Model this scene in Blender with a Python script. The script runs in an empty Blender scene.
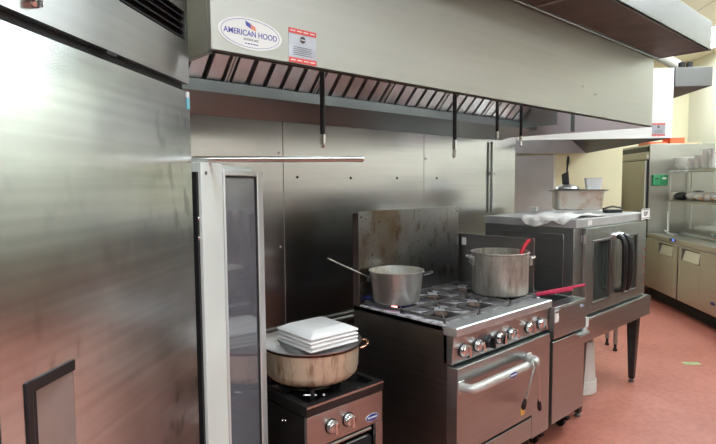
import bpy, bmesh, math, random
from mathutils import Vector, Matrix
random.seed(7)
C = bpy.context.scene.collection
S = bpy.context.scene
R = math.radians
DA = R(40.83)                       # the room's long axis, measured from the cook line's wall
CD, SD = math.cos(DA), math.sin(DA)

def P(d, e, z=0.0):                 # a point of the room frame: d along the aisle, e to the right
    return Vector((d * CD + e * SD, d * SD - e * CD, z))

# ------------------------------------------------------------------ camera, world, lights, exposure
cam = bpy.data.objects.new('camera', bpy.data.cameras.new('camera'))
C.objects.link(cam)
yaw, pitch, roll = R(47.514), R(4.14), R(-0.4265)
fw = Vector((math.cos(pitch) * math.cos(yaw), math.cos(pitch) * math.sin(yaw), -math.sin(pitch)))
r0 = Vector((math.sin(yaw), -math.cos(yaw), 0)); u0 = r0.cross(fw)
rr = math.cos(roll) * r0 + math.sin(roll) * u0; uu = -math.sin(roll) * r0 + math.cos(roll) * u0
m = Matrix((rr, uu, -fw)).transposed().to_4x4(); m.translation = Vector((0, 0, 1.623))
cam.matrix_world = m
cam.data.sensor_width = 36; cam.data.lens = 540 / 716 * 36; cam.data.clip_start = 0.02
S.camera = cam
w = bpy.data.worlds.new('world'); S.world = w; w.use_nodes = True
w.node_tree.nodes['Background'].inputs[0].default_value = (0.9, 0.95, 1, 1)
w.node_tree.nodes['Background'].inputs[1].default_value = 0.15
S.view_settings.view_transform = 'Standard'; S.view_settings.look = 'None'
S.view_settings.gamma = 1; S.view_settings.use_curve_mapping = False
S.view_settings.exposure = 0.5
LIGHTS = [(-1.6, 0.6), (-1.6, 2.9), (0.9, 0.75), (0.9, 2.7), (3.8, 2.7), (7.75, 3.75), (4.9, 3.1), (-1.6, -0.6), (6.2, 3.93)]  # last entry: unseen light added to brighten the shelf bowls
LAMP = 15.0                          # emission strength of the troffer diffusers

# ------------------------------------------------------------------ materials
def nodes(name):
    mt = bpy.data.materials.new(name); mt.use_nodes = True
    nt = mt.node_tree
    return mt, nt, nt.nodes['Principled BSDF']

def mat(name, col, rough=0.5, metal=0.0, var=0.0, vscale=8, bump=0.0, bscale=60, spec=0.5, alpha=None, trans=0, coat=0, stretch=None):
    mt, nt, b = nodes(name)
    b.inputs['Base Color'].default_value = (*col, 1)
    b.inputs['Roughness'].default_value = rough; b.inputs['Metallic'].default_value = metal
    b.inputs['Specular IOR Level'].default_value = spec
    b.inputs['Transmission Weight'].default_value = trans; b.inputs['Coat Weight'].default_value = coat
    if alpha is not None: b.inputs['Alpha'].default_value = alpha
    if var or bump:
        tc = nt.nodes.new('ShaderNodeTexCoord'); mp = nt.nodes.new('ShaderNodeMapping')
        nt.links.new(tc.outputs['Object'], mp.inputs[0])
        if stretch: mp.inputs['Scale'].default_value = stretch
    if var:
        n = nt.nodes.new('ShaderNodeTexNoise'); n.inputs['Scale'].default_value = vscale; n.inputs['Detail'].default_value = 6
        nt.links.new(mp.outputs[0], n.inputs['Vector'])
        rp = nt.nodes.new('ShaderNodeValToRGB'); e = rp.color_ramp.elements
        e[0].position, e[1].position = 0.3, 0.7
        e[0].color = (*[c * (1 - var) for c in col], 1); e[1].color = (*[min(1, c * (1 + var)) for c in col], 1)
        nt.links.new(n.outputs['Fac'], rp.inputs[0]); nt.links.new(rp.outputs[0], b.inputs['Base Color'])
    if bump:
        n2 = nt.nodes.new('ShaderNodeTexNoise'); n2.inputs['Scale'].default_value = bscale; n2.inputs['Detail'].default_value = 4
        nt.links.new(mp.outputs[0], n2.inputs['Vector'])
        bp = nt.nodes.new('ShaderNodeBump'); bp.inputs['Strength'].default_value = bump; bp.inputs['Distance'].default_value = 0.01
        nt.links.new(n2.outputs['Fac'], bp.inputs['Height']); nt.links.new(bp.outputs[0], b.inputs['Normal'])
    return mt

def steel(name, col=(.6, .6, .58), rough=.3, aniso=.6, var=.12, rvar=.12, smudge=2.5, wave=0.002, smear=0):
    """brushed stainless sheet: grain runs level, faint smudges and slight panel waviness"""
    mt, nt, b = nodes(name)
    b.inputs['Metallic'].default_value = 1; b.inputs['Anisotropic'].default_value = aniso
    tc = nt.nodes.new('ShaderNodeTexCoord'); geo = nt.nodes.new('ShaderNodeNewGeometry')
    mp = nt.nodes.new('ShaderNodeMapping'); mp.inputs['Scale'].default_value = (1, 1, 1)
    nt.links.new(tc.outputs['Object'], mp.inputs[0])
    n = nt.nodes.new('ShaderNodeTexNoise'); n.inputs['Scale'].default_value = smudge; n.inputs['Detail'].default_value = 3
    n.inputs['Roughness'].default_value = .55
    nt.links.new(mp.outputs[0], n.inputs['Vector'])
    m3 = nt.nodes.new('ShaderNodeMapping'); m3.inputs['Scale'].default_value = (.4, .4, 16)
    nt.links.new(tc.outputs['Object'], m3.inputs[0])
    n3 = nt.nodes.new('ShaderNodeTexNoise'); n3.inputs['Scale'].default_value = 3; n3.inputs['Detail'].default_value = 4
    nt.links.new(m3.outputs[0], n3.inputs['Vector'])
    ad = nt.nodes.new('ShaderNodeMath'); ad.operation = 'MULTIPLY_ADD'; ad.inputs[1].default_value = .5
    hf = nt.nodes.new('ShaderNodeMath'); hf.operation = 'MULTIPLY'; hf.inputs[1].default_value = .5
    nt.links.new(n3.outputs['Fac'], hf.inputs[0]); nt.links.new(n.outputs['Fac'], ad.inputs[0]); nt.links.new(hf.outputs[0], ad.inputs[2])
    rp = nt.nodes.new('ShaderNodeValToRGB'); e = rp.color_ramp.elements
    e[0].position, e[1].position = .3, .7
    e[0].color = (*[c * (1 - var) for c in col], 1); e[1].color = (*[min(1, c * (1 + var)) for c in col], 1)
    nt.links.new(ad.outputs[0], rp.inputs[0]); nt.links.new(rp.outputs[0], b.inputs['Base Color'])
    if smear:                       # greasy finger marks wiped over the sheet
        m4 = nt.nodes.new('ShaderNodeMapping'); m4.inputs['Scale'].default_value = (1, 1, .55); m4.inputs['Rotation'].default_value = (0, .35, 0)
        nt.links.new(tc.outputs['Object'], m4.inputs[0])
        n4 = nt.nodes.new('ShaderNodeTexNoise'); n4.inputs['Scale'].default_value = 26; n4.inputs['Detail'].default_value = 1
        n5 = nt.nodes.new('ShaderNodeTexNoise'); n5.inputs['Scale'].default_value = 2.2; n5.inputs['Detail'].default_value = 1
        nt.links.new(m4.outputs[0], n4.inputs['Vector']); nt.links.new(tc.outputs['Object'], n5.inputs['Vector'])
        a4 = nt.nodes.new('ShaderNodeMapRange'); a4.inputs['From Min'].default_value = .58; a4.inputs['From Max'].default_value = .68
        a5 = nt.nodes.new('ShaderNodeMapRange'); a5.inputs['From Min'].default_value = .45; a5.inputs['From Max'].default_value = .6; a5.inputs['To Max'].default_value = smear
        nt.links.new(n4.outputs['Fac'], a4.inputs['Value']); nt.links.new(n5.outputs['Fac'], a5.inputs['Value'])
        mu = nt.nodes.new('ShaderNodeMath'); mu.operation = 'MULTIPLY'; nt.links.new(a4.outputs[0], mu.inputs[0]); nt.links.new(a5.outputs[0], mu.inputs[1])
        mx = nt.nodes.new('ShaderNodeMix'); mx.data_type = 'RGBA'; mx.inputs['B'].default_value = (*[c * .45 for c in col], 1)
        nt.links.new(mu.outputs[0], mx.inputs['Factor']); nt.links.new(rp.outputs[0], mx.inputs['A']); nt.links.new(mx.outputs['Result'], b.inputs['Base Color'])
    mr = nt.nodes.new('ShaderNodeMapRange'); mr.inputs['From Min'].default_value = .3; mr.inputs['From Max'].default_value = .7
    mr.inputs['To Min'].default_value = rough - rvar / 2; mr.inputs['To Max'].default_value = rough + rvar / 2
    nt.links.new(n.outputs['Fac'], mr.inputs['Value']); nt.links.new(mr.outputs[0], b.inputs['Roughness'])
    cr = nt.nodes.new('ShaderNodeVectorMath'); cr.operation = 'CROSS_PRODUCT'; cr.inputs[1].default_value = (.03, .05, 1)
    nz = nt.nodes.new('ShaderNodeVectorMath'); nz.operation = 'NORMALIZE'
    nt.links.new(geo.outputs['Normal'], cr.inputs[0]); nt.links.new(cr.outputs[0], nz.inputs[0]); nt.links.new(nz.outputs[0], b.inputs['Tangent'])
    if wave:
        m2 = nt.nodes.new('ShaderNodeMapping'); m2.inputs['Scale'].default_value = (.7, .7, 4)
        nt.links.new(tc.outputs['Object'], m2.inputs[0])
        n2 = nt.nodes.new('ShaderNodeTexNoise'); n2.inputs['Scale'].default_value = 1.3; n2.inputs['Detail'].default_value = 0
        nt.links.new(m2.outputs[0], n2.inputs['Vector'])
        bp = nt.nodes.new('ShaderNodeBump'); bp.inputs['Strength'].default_value = 1; bp.inputs['Distance'].default_value = wave
        nt.links.new(n2.outputs['Fac'], bp.inputs['Height']); nt.links.new(bp.outputs[0], b.inputs['Normal'])
    return mt

def stained(name, base, stain, lo=.45, hi=.65, scale=5, rough=.4, metal=1.0, stretch=(1, 1, .4), rough2=None):
    """metal with burnt-on stains of their own shape"""
    mt, nt, b = nodes(name)
    b.inputs['Metallic'].default_value = metal; b.inputs['Roughness'].default_value = rough
    tc = nt.nodes.new('ShaderNodeTexCoord'); mp = nt.nodes.new('ShaderNodeMapping'); mp.inputs['Scale'].default_value = stretch
    nt.links.new(tc.outputs['Object'], mp.inputs[0])
    n = nt.nodes.new('ShaderNodeTexNoise'); n.inputs['Scale'].default_value = scale; n.inputs['Detail'].default_value = 9; n.inputs['Roughness'].default_value = .7
    nt.links.new(mp.outputs[0], n.inputs['Vector'])
    rp = nt.nodes.new('ShaderNodeValToRGB'); e = rp.color_ramp.elements
    e[0].position, e[1].position = lo, hi
    e[0].color = (*base, 1); e[1].color = (*stain, 1)
    nt.links.new(n.outputs['Fac'], rp.inputs[0]); nt.links.new(rp.outputs[0], b.inputs['Base Color'])
    mr = nt.nodes.new('ShaderNodeMapRange'); mr.inputs['From Min'].default_value = lo; mr.inputs['From Max'].default_value = hi
    mr.inputs['To Min'].default_value = rough; mr.inputs['To Max'].default_value = rough2 or min(1, rough + .25)
    nt.links.new(n.outputs['Fac'], mr.inputs['Value']); nt.links.new(mr.outputs[0], b.inputs['Roughness'])
    return mt

def glow(name, col, s):
    mt, nt, b = nodes(name)
    b.inputs['Base Color'].default_value = (*col, 1)
    b.inputs['Emission Color'].default_value = (*col, 1); b.inputs['Emission Strength'].default_value = s
    return mt

M = {}
M['steel'] = steel('stainless_steel', (.62, .62, .60), .30)
M['fridge'] = steel('fridge_steel', (.74, .78, .775), .22, .5, .22, .05, 5.0, .001, .6)
M['wallsteel'] = steel('wall_steel', (.62, .62, .625), .20, .35, .08, .06, 2.0, .003)
M['hoodsteel'] = steel('hood_steel', (.47, .47, .43), .50, .3, .05, .04, 1.5, .001)
M['rangesteel'] = steel('range_steel', (.46, .50, .50), .33, .5, .10, .08, 3.0, .001)
M['darksteel'] = steel('range_side_steel', (.22, .20, .18), .42, .4, .2, .1, 3.0, .001)
M['ovensteel'] = steel('oven_steel', (.47, .49, .48), .34, .5, .1, .08, 3.0, .001)
M['tanksteel'] = steel('oven_side_steel', (.36, .35, .34), .36, .5, .15, .08, 3.0, .002)
M['farsteel'] = steel('counter_steel', (.50, .49, .45), .36, .4, .06, .06, 3.0, .001)
M['filter'] = steel('filter_steel', (.90, .87, .87), .34, .2, .1, .1, 6.0, 0)
M['trough'] = steel('trough_steel', (.40, .45, .45), .42, .2, .08, .1, 3.0, 0)
M['chrome'] = mat('chrome', (.82, .82, .82), .1, 1)
M['hoodend'] = mat('hood_end_metal', (.86, .82, .85), .5, .1)
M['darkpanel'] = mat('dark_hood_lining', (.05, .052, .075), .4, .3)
M['frame'] = mat('pale_aluminium_frame', (.70, .71, .70), .38, .35)
M['ranghandle'] = mat('range_handle_metal', (.56, .55, .52), .42, .45)
M['oventop'] = mat('oven_top_steel', (.50, .50, .49), .45, .35, .1, 5)
M['reflectdark'] = mat('dark_reflected_wall', (.06, .058, .055), .35)  # dark colour given to unseen surfaces to deepen the steel's reflections
M['plenum'] = steel('plenum_steel', (.27, .275, .265), .42, .3, .06, .05, 1.5, .001)
M['mattesteel'] = mat('matte_wall_sheet', (.60, .615, .63), .42, .3, .10, 3)
M['fardoor'] = mat('upright_door_metal', (.50, .48, .41), .42, .35)
M['recess'] = mat('recess_steel', (.50, .51, .49), .38, .8, .15, 6)
M['rail'] = mat('range_rail_steel', (.66, .68, .69), .38, .85, .08, 6)
M['fridgetop'] = steel('fridge_top_reflection', (.40, .395, .375), .3, .5, .12, .05, 5.0, .001)  # darker than the doors: the plenum's reflection put into the colour
M['alu'] = mat('aluminium_trim', (.72, .73, .72), .32, 1)
M['handle'] = mat('satin_handle', (.74, .72, .68), .36, 1)
M['white'] = mat('white_enamel', (.74, .79, .75), .32, 0, .04, 3)
M['whitepaint'] = mat('white_paint', (.88, .89, .86), .4, 0)
M['plate'] = mat('white_china', (.88, .88, .87), .18, 0, coat=.3)
M['black'] = mat('black_plastic', (.012, .012, .013), .35)
M['gasket'] = mat('black_gasket', (.008, .008, .009), .6)
M['blackenamel'] = mat('black_enamel', (.018, .017, .017), .3, 0, .4, 10, spec=.5)
M['iron'] = mat('cast_iron', (.17, .16, .155), .42, .5, .25, 25, .1, 90)
M['burner'] = mat('burner_iron', (.16, .10, .075), .7, .2, .5, 30, .2, 90)
M['tray'] = stained('range_top_tray', (.74, .75, .79), (.26, .21, .19), .46, .66, 24, .4, .1, (1, 1, 1))
M['void'] = mat('dark_recess', (.008, .008, .008), .8)
M['rubber'] = mat('rubber', (.02, .02, .02), .7)
M['perf'] = mat('perforated_brown_steel', (.13, .095, .085), .5, .5, .25, 6)
def guardmat():
    mt, nt, b = nodes('stained_backguard')
    b.inputs['Metallic'].default_value = 1; b.inputs['Roughness'].default_value = .3
    tc = nt.nodes.new('ShaderNodeTexCoord')
    def noise(sc, de, lo, hi, stretch=(1, 1, 1)):
        mp = nt.nodes.new('ShaderNodeMapping'); mp.inputs['Scale'].default_value = stretch; nt.links.new(tc.outputs['Object'], mp.inputs[0])
        n = nt.nodes.new('ShaderNodeTexNoise'); n.inputs['Scale'].default_value = sc; n.inputs['Detail'].default_value = de
        nt.links.new(mp.outputs[0], n.inputs['Vector'])
        r = nt.nodes.new('ShaderNodeMapRange'); r.inputs['From Min'].default_value = lo; r.inputs['From Max'].default_value = hi
        nt.links.new(n.outputs['Fac'], r.inputs['Value']); return r.outputs[0]
    def mix(fac, a, c):
        m_ = nt.nodes.new('ShaderNodeMix'); m_.data_type = 'RGBA'; nt.links.new(fac, m_.inputs['Factor'])
        if isinstance(a, tuple): m_.inputs['A'].default_value = (*a, 1)
        else: nt.links.new(a, m_.inputs['A'])
        m_.inputs['B'].default_value = (*c, 1); return m_.outputs['Result']
    c = mix(noise(2.6, 2, .42, .58, (1, 1, .6)), (.47, .48, .48), (.30, .225, .125))
    c = mix(noise(9, 5, .56, .74, (1.6, 1, .7)), c, (.20, .125, .05))
    c = mix(noise(70, 2, .66, .72), c, (.10, .07, .04))
    nt.links.new(c, b.inputs['Base Color'])
    return mt
M['backguard'] = guardmat()
M['potalu'] = stained('worn_aluminium', (.66, .66, .62), (.34, .29, .21), .5, .72, 7, .36, .8, (1, 1, .6))
M['stock'] = stained('old_aluminium', (.52, .50, .45), (.22, .19, .14), .40, .70, 9, .42, .7, (3, 3, .5))
M['burnt'] = stained('burnt_aluminium', (.72, .62, .46), (.30, .16, .07), .48, .68, 9, .42, .5, (2.2, 2.2, .5))
M['rimburnt'] = stained('burnt_rim', (.14, .09, .065), (.05, .03, .025), .4, .6, 12, .4, 1)
M['lid'] = mat('dull_lid', (.62, .63, .64), .32, 1, .1, 6)
M['copperreflect'] = mat('copper_reflection_steel', (.75, .42, .28), .25, 1)  # pot handles: a copper-coloured reflection put into the base colour
M['red'] = mat('red_silicone', (.62, .02, .035), .4)
M['pink'] = mat('red_dipped_grip', (.68, .045, .12), .45)
M['blue'] = mat('logo_blue', (.03, .05, .28), .4)
M['navy'] = mat('print_blue', (.07, .08, .38), .5)
M['orange'] = mat('orange_card', (.75, .12, .035), .6)
M['flagred'] = mat('flag_orange', (.75, .30, .18), .6)
M['redprint'] = mat('red_print', (.70, .09, .08), .5)
M['greyprint'] = mat('grey_print', (.50, .53, .58), .35, .3, .12, 12)
M['darkprint'] = mat('dark_print', (.06, .05, .06), .5)
M['paper'] = mat('white_paper', (.80, .80, .77), .6)
M['yellow'] = mat('yellow_sticker', (.85, .55, .08), .5)
M['cyan'] = mat('cyan_film', (.20, .55, .68), .4)
M['green'] = mat('green_card', (.03, .27, .10), .6)
M['cloth'] = mat('white_towel', (.80, .79, .75), .9, 0, .05, 20, .6, 40)
M['plasticwhite'] = mat('white_bucket_plastic', (.72, .70, .66), .45)
M['clearplastic'] = mat('cloudy_plastic', (.95, .96, .96), .3, 0, trans=.2)
M['film'] = mat('clear_bag', (.92, .88, .86), .2, 0, .08, 30, .6, 25, trans=.22)
M['bun'] = mat('bread_crust', (.72, .42, .24), .7, 0, .3, 14)
M['pinkfood'] = mat('pink_rolls', (.75, .45, .38), .6, 0, .3, 14)
M['cream'] = mat('cream_wall_paint', (.80, .74, .50), .55, 0, .03, 2)
M['creamlight'] = mat('pale_wall_paint', (.82, .80, .68), .55, 0, .03, 2)
M['creamend'] = mat('end_wall_paint', (.76, .70, .49), .55, 0, .03, 2)
M['bluelcd'] = glow('blue_display', (.08, .18, .9), 1.5)
M['lamp'] = glow('lamp_diffuser', (.84, .945, 1.0), LAMP)
M['addedlamp'] = glow('added_hood_lamp_globe', (.90, .96, 1.0), 22)
M['flame'] = glow('blue_flame', (.06, .12, .9), 4)
M['flamehot'] = glow('pink_flame', (1.0, .42, .35), 2.2)
M['duct'] = mat('white_duct', (.78, .76, .68), .5)

def glassmat():
    mt, nt, b = nodes('cooler_glass')
    b.inputs['Base Color'].default_value = (.36, .37, .42, 1); b.inputs['Roughness'].default_value = .06
    b.inputs['Transmission Weight'].default_value = .55; b.inputs['IOR'].default_value = 1.9
    b.inputs['Specular IOR Level'].default_value = 1.0
    return mt
M['glass'] = glassmat()
M['ovenglass'] = mat('oven_door_glass', (.035, .045, .04), .06, 0, spec=.8)

def floormat():
    mt, nt, b = nodes('red_floor')
    tc = nt.nodes.new('ShaderNodeTexCoord')
    n = nt.nodes.new('ShaderNodeTexNoise'); n.inputs['Scale'].default_value = 1.7; n.inputs['Detail'].default_value = 8; n.inputs['Roughness'].default_value = .65
    nt.links.new(tc.outputs['Object'], n.inputs['Vector'])
    rp = nt.nodes.new('ShaderNodeValToRGB'); e = rp.color_ramp.elements
    e[0].position, e[1].position = .32, .68
    e[0].color = (.40, .125, .085, 1); e[1].color = (.52, .19, .14, 1)
    nt.links.new(n.outputs['Fac'], rp.inputs[0])
    v = nt.nodes.new('ShaderNodeTexNoise'); v.inputs['Scale'].default_value = 22; v.inputs['Detail'].default_value = 6
    nt.links.new(tc.outputs['Object'], v.inputs['Vector'])
    mx = nt.nodes.new('ShaderNodeMix'); mx.data_type = 'RGBA'; mx.blend_type = 'MULTIPLY'; mx.inputs['Factor'].default_value = .35
    r2 = nt.nodes.new('ShaderNodeValToRGB'); r2.color_ramp.elements[0].position = .38; r2.color_ramp.elements[1].position = .6
    r2.color_ramp.elements[0].color = (.6, .55, .55, 1)
    nt.links.new(v.outputs['Fac'], r2.inputs[0])
    nt.links.new(rp.outputs[0], mx.inputs['A']); nt.links.new(r2.outputs[0], mx.inputs['B'])
    nt.links.new(mx.outputs['Result'], b.inputs['Base Color'])
    b.inputs['Roughness'].default_value = .42
    bp = nt.nodes.new('ShaderNodeBump'); bp.inputs['Strength'].default_value = .15; bp.inputs['Distance'].default_value = .01
    nt.links.new(v.outputs['Fac'], bp.inputs['Height']); nt.links.new(bp.outputs[0], b.inputs['Normal'])
    return mt
M['floor'] = floormat()

def ceilmat():
    mt, nt, b = nodes('ceiling_tile')
    tc = nt.nodes.new('ShaderNodeTexCoord'); mp = nt.nodes.new('ShaderNodeMapping')
    nt.links.new(tc.outputs['Object'], mp.inputs[0])
    br = nt.nodes.new('ShaderNodeTexBrick'); br.offset = 0
    br.inputs['Color1'].default_value = (.82, .76, .60, 1); br.inputs['Color2'].default_value = (.79, .73, .57, 1)
    br.inputs['Mortar'].default_value = (.62, .56, .44, 1); br.inputs['Scale'].default_value = 1
    br.inputs['Mortar Size'].default_value = .014; br.inputs['Brick Width'].default_value = 1.22; br.inputs['Row Height'].default_value = .61
    nt.links.new(mp.outputs[0], br.inputs['Vector']); nt.links.new(br.outputs['Color'], b.inputs['Base Color'])
    b.inputs['Roughness'].default_value = .8
    return mt
M['ceil'] = ceilmat()

# ------------------------------------------------------------------ mesh helpers
class MB:
    def __init__(s): s.bm = bmesh.new()
    def face(s, pts, smooth=False):
        f = s.bm.faces.new([s.bm.verts.new(p) for p in pts]); f.smooth = smooth; return s
    def box(s, a, b, T=None):
        x0, x1 = sorted((a[0], b[0])); y0, y1 = sorted((a[1], b[1])); z0, z1 = sorted((a[2], b[2]))
        v = [Vector(p) for p in ((x0, y0, z0), (x1, y0, z0), (x1, y1, z0), (x0, y1, z0), (x0, y0, z1), (x1, y0, z1), (x1, y1, z1), (x0, y1, z1))]
        if T: v = [T @ p for p in v]
        v = [s.bm.verts.new(p) for p in v]
        for q in ((0, 3, 2, 1), (4, 5, 6, 7), (0, 1, 5, 4), (1, 2, 6, 5), (2, 3, 7, 6), (3, 0, 4, 7)): s.bm.faces.new([v[i] for i in q])
        return s
    def hexa(s, v8):
        v = [s.bm.verts.new(p) for p in v8]
        for q in ((0, 3, 2, 1), (4, 5, 6, 7), (0, 1, 5, 4), (1, 2, 6, 5), (2, 3, 7, 6), (3, 0, 4, 7)): s.bm.faces.new([v[i] for i in q])
        return s
    def prism(s, poly, axis, a, b):
        """poly: 2-D points; axis 0: (y,z) pushed along x; 1: (x,z) along y; 2: (x,y) along z"""
        def mk(p, t): return ((t, p[0], p[1]), (p[0], t, p[1]), (p[0], p[1], t))[axis]
        v0 = [s.bm.verts.new(mk(p, a)) for p in poly]; v1 = [s.bm.verts.new(mk(p, b)) for p in poly]
        n = len(poly); s.bm.faces.new(v0[::-1]); s.bm.faces.new(v1)
        for i in range(n): s.bm.faces.new((v0[i], v0[(i + 1) % n], v1[(i + 1) % n], v1[i]))
        return s
    def tube(s, path, r, seg=12, cap=True, closed=False):
        path = [Vector(p) for p in path]; rs = r if isinstance(r, (list, tuple)) else [r] * len(path)
        n = len(path); rings = []; prev = None
        for i, p in enumerate(path):
            if closed: t = path[(i + 1) % n] - path[i - 1]
            else: t = path[min(i + 1, n - 1)] - path[max(i - 1, 0)]
            t.normalize()
            if prev is None:
                a = t.cross(Vector((0, 0, 1)))
                if a.length < .1: a = t.cross(Vector((1, 0, 0)))
            else: a = prev - t * prev.dot(t)
            a.normalize(); prev = a; b = t.cross(a)
            rings.append([s.bm.verts.new(p + (a * math.cos(2 * math.pi * k / seg) + b * math.sin(2 * math.pi * k / seg)) * rs[i]) for k in range(seg)])
        for i in range(n if closed else n - 1):
            A, B = rings[i], rings[(i + 1) % n]
            for k in range(seg):
                f = s.bm.faces.new((A[k], A[(k + 1) % seg], B[(k + 1) % seg], B[k])); f.smooth = True
        if cap and not closed: s.bm.faces.new(rings[0][::-1]); s.bm.faces.new(rings[-1])
        return s
    def lathe(s, prof, c=(0, 0, 0), seg=48, axis=2, cap0=True, cap1=True):
        """prof: (radius, height) list spun about an axis through c"""
        c = Vector(c); rings = []
        for r, h in prof:
            ring = []
            for k in range(seg):
                a = 2 * math.pi * k / seg; q = (r * math.cos(a), r * math.sin(a))
                o = (Vector((h, q[0], q[1])), Vector((q[1], h, q[0])), Vector((q[0], q[1], h)))[axis]
                ring.append(s.bm.verts.new(c + o))
            rings.append(ring)
        for A, B in zip(rings, rings[1:]):
            for k in range(seg):
                f = s.bm.faces.new((A[k], A[(k + 1) % seg], B[(k + 1) % seg], B[k])); f.smooth = True
        if cap0: s.bm.faces.new(rings[0][::-1])
        if cap1: s.bm.faces.new(rings[-1])
        return s
    def sphere(s, c, r, sc=(1, 1, 1), seg=16, rings=10, T=None):
        mtx = Matrix.Translation(c) @ (T or Matrix.Identity(4)) @ Matrix.Diagonal((r * sc[0], r * sc[1], r * sc[2], 1))
        g = bmesh.ops.create_uvsphere(s.bm, u_segments=seg, v_segments=rings, radius=1, matrix=mtx)
        for v in g['verts']:
            for f in v.link_faces: f.smooth = True
        return s
    def build(s, name, mt, parent=None, bevel=0, loc=None, rot=None):
        bmesh.ops.recalc_face_normals(s.bm, faces=s.bm.faces)
        me = bpy.data.meshes.new(name); s.bm.to_mesh(me); s.bm.free()
        me.set_sharp_from_angle(angle=R(38))
        o = bpy.data.objects.new(name, me); C.objects.link(o)
        me.materials.append(M[mt] if isinstance(mt, str) else mt)
        if parent: o.parent = parent
        if loc is not None: o.location = loc
        if rot is not None: o.rotation_euler = rot
        if bevel:
            b = o.modifiers.new('bevel', 'BEVEL'); b.width = bevel; b.segments = 2; b.limit_method = 'ANGLE'; b.angle_limit = R(40)
        return o

def tag(o, label=None, cat=None, group=None, kind=None):
    if label: o['label'] = label
    if cat: o['category'] = cat
    if group: o['group'] = group
    if kind: o['kind'] = kind
    return o
def thing(name, label, cat, loc=(0, 0, 0), rz=0, group=None):
    o = bpy.data.objects.new(name, None); C.objects.link(o); o.location = loc; o.rotation_euler = (0, 0, rz); o.empty_display_size = .1
    return tag(o, label, cat, group)
def struct(o): o['kind'] = 'structure'; return o
def arc(c, r, a0, a1, n, plane='xz'):
    out = []
    for i in range(n + 1):
        a = a0 + (a1 - a0) * i / n; u, v = r * math.cos(a), r * math.sin(a)
        out.append((c[0] + u, c[1], c[2] + v) if plane == 'xz' else (c[0], c[1] + u, c[2] + v) if plane == 'yz' else (c[0] + u, c[1] + v, c[2]))
    return out
def lettering(text, size, mt, parent, loc, rot, name='lettering', sx=1.0, bold=0.0, shear=0.0):
    cu = bpy.data.curves.new('txt', 'FONT'); cu.body = text; cu.size = size; cu.align_x = 'CENTER'; cu.align_y = 'CENTER'
    cu.extrude = .0003; cu.offset = bold; cu.shear = shear
    t = bpy.data.objects.new('txt', cu); C.objects.link(t)
    bpy.context.view_layer.update()
    me = bpy.data.meshes.new_from_object(t.evaluated_get(bpy.context.evaluated_depsgraph_get()))
    bpy.data.objects.remove(t); bpy.data.curves.remove(cu)
    me.materials.clear(); me.materials.append(M[mt])
    o = bpy.data.objects.new(name, me); C.objects.link(o); o.parent = parent; o.location = loc; o.rotation_euler = rot; o.scale = (sx, 1, 1)
    return o
def ellipse_plate(c, a, b, y0, y1, mb=None, seg=40, tilt=0):
    mb = mb or MB()
    ct, st = math.cos(tilt), math.sin(tilt)
    pts = [(c[0] + a * math.cos(t) * ct - b * math.sin(t) * st, c[1] + a * math.cos(t) * st + b * math.sin(t) * ct) for t in [2 * math.pi * k / seg for k in range(seg)]]
    return mb.prism(pts, 1, y0, y1)
FACE = (R(90), 0, 0)                # lettering on a surface that faces -y

def room_wall(name, d0, e0, d1, e1, t, mt, z0=0, z1=3.5, side=1):
    """wall slab between two room-frame points; thickness t on the far side"""
    a, b = P(d0, e0), P(d1, e1); n = Vector((-(b - a).y, (b - a).x, 0)).normalized() * t * side
    mb = MB(); c = [a, b, b + n, a + n]
    mb.hexa([Vector((p.x, p.y, z0)) for p in c] + [Vector((p.x, p.y, z1)) for p in c])
    return struct(mb.build(name, mt))

# ------------------------------------------------------------------ the setting
fl = MB(); pts = [P(-3.2, -1.75), P(-3.2, 4.45), P(9.6, 4.45), P(9.6, -3.2), P(2.0, -3.2)]
fl.prism([(p.x, p.y) for p in pts], 2, -.06, 0); struct(fl.build('floor', 'floor'))
c_ = MB(); lp = [(-3.2, -4.45), (9.6, -4.45), (9.6, 3.2), (2.0, 3.2), (-3.2, 1.75)]
c_.prism(lp, 2, 3.5, 3.56)
co = struct(c_.build('ceiling', 'ceil')); co.rotation_euler = (0, 0, DA)
WY = 2.65
wb = MB(); wb.box((-.75, WY, 0), (4.35, WY + .12, 3.5)); wall_back = struct(wb.build('wall_back', 'creamlight'))
for x0, x1 in ((-.72, .58), (.583, 1.828), (1.831, 3.09), (3.093, 4.345)):
    mb = MB(); mb.box((x0, WY - .006, .02), (x1, WY, 2.2)); mb.build('steel_panel', 'wallsteel', wall_back, .0015)
for x, z in ((1.93, 1.66), (2.36, 1.655), (2.80, 1.655), (3.24, 1.655), (1.80, 1.25), (3.11, 1.25), (1.80, 1.8), (3.11, 1.8)):
    mb = MB(); mb.lathe([(.008, 0), (.007, -.003), (.003, -.005)], (x, WY - .006, z), 12, 1); mb.build('panel_screw', 'void' if z < 1.7 and z > 1.5 else 'steel', wall_back)
room_wall('wall_left', -3.0, -1.55, 2.28, -1.55, .12, 'creamlight', side=1)
room_wall('wall_passage', 5.06, .84, 9.3, .84, .12, 'cream', side=1)
room_wall('wall_nook', 7.74, .84, 7.74, 2.715, .15, 'cream', side=1)
room_wall('wall_end', 9.3, .80, 9.3, 4.25, .12, 'creamend', side=1)
room_wall('wall_right', -3.0, 4.25, 9.42, 4.25, .12, 'creamlight', side=-1)
room_wall('added_dark_panel', -2.98, 4.235, 4.8, 4.235, .012, 'reflectdark', .01, 1.5, side=-1)  # unseen dark panel added to be mirrored in the back wall's steel
room_wall('wall_rear', -3.0, -1.67, -3.0, 4.37, .12, 'reflectdark', side=-1)
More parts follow.
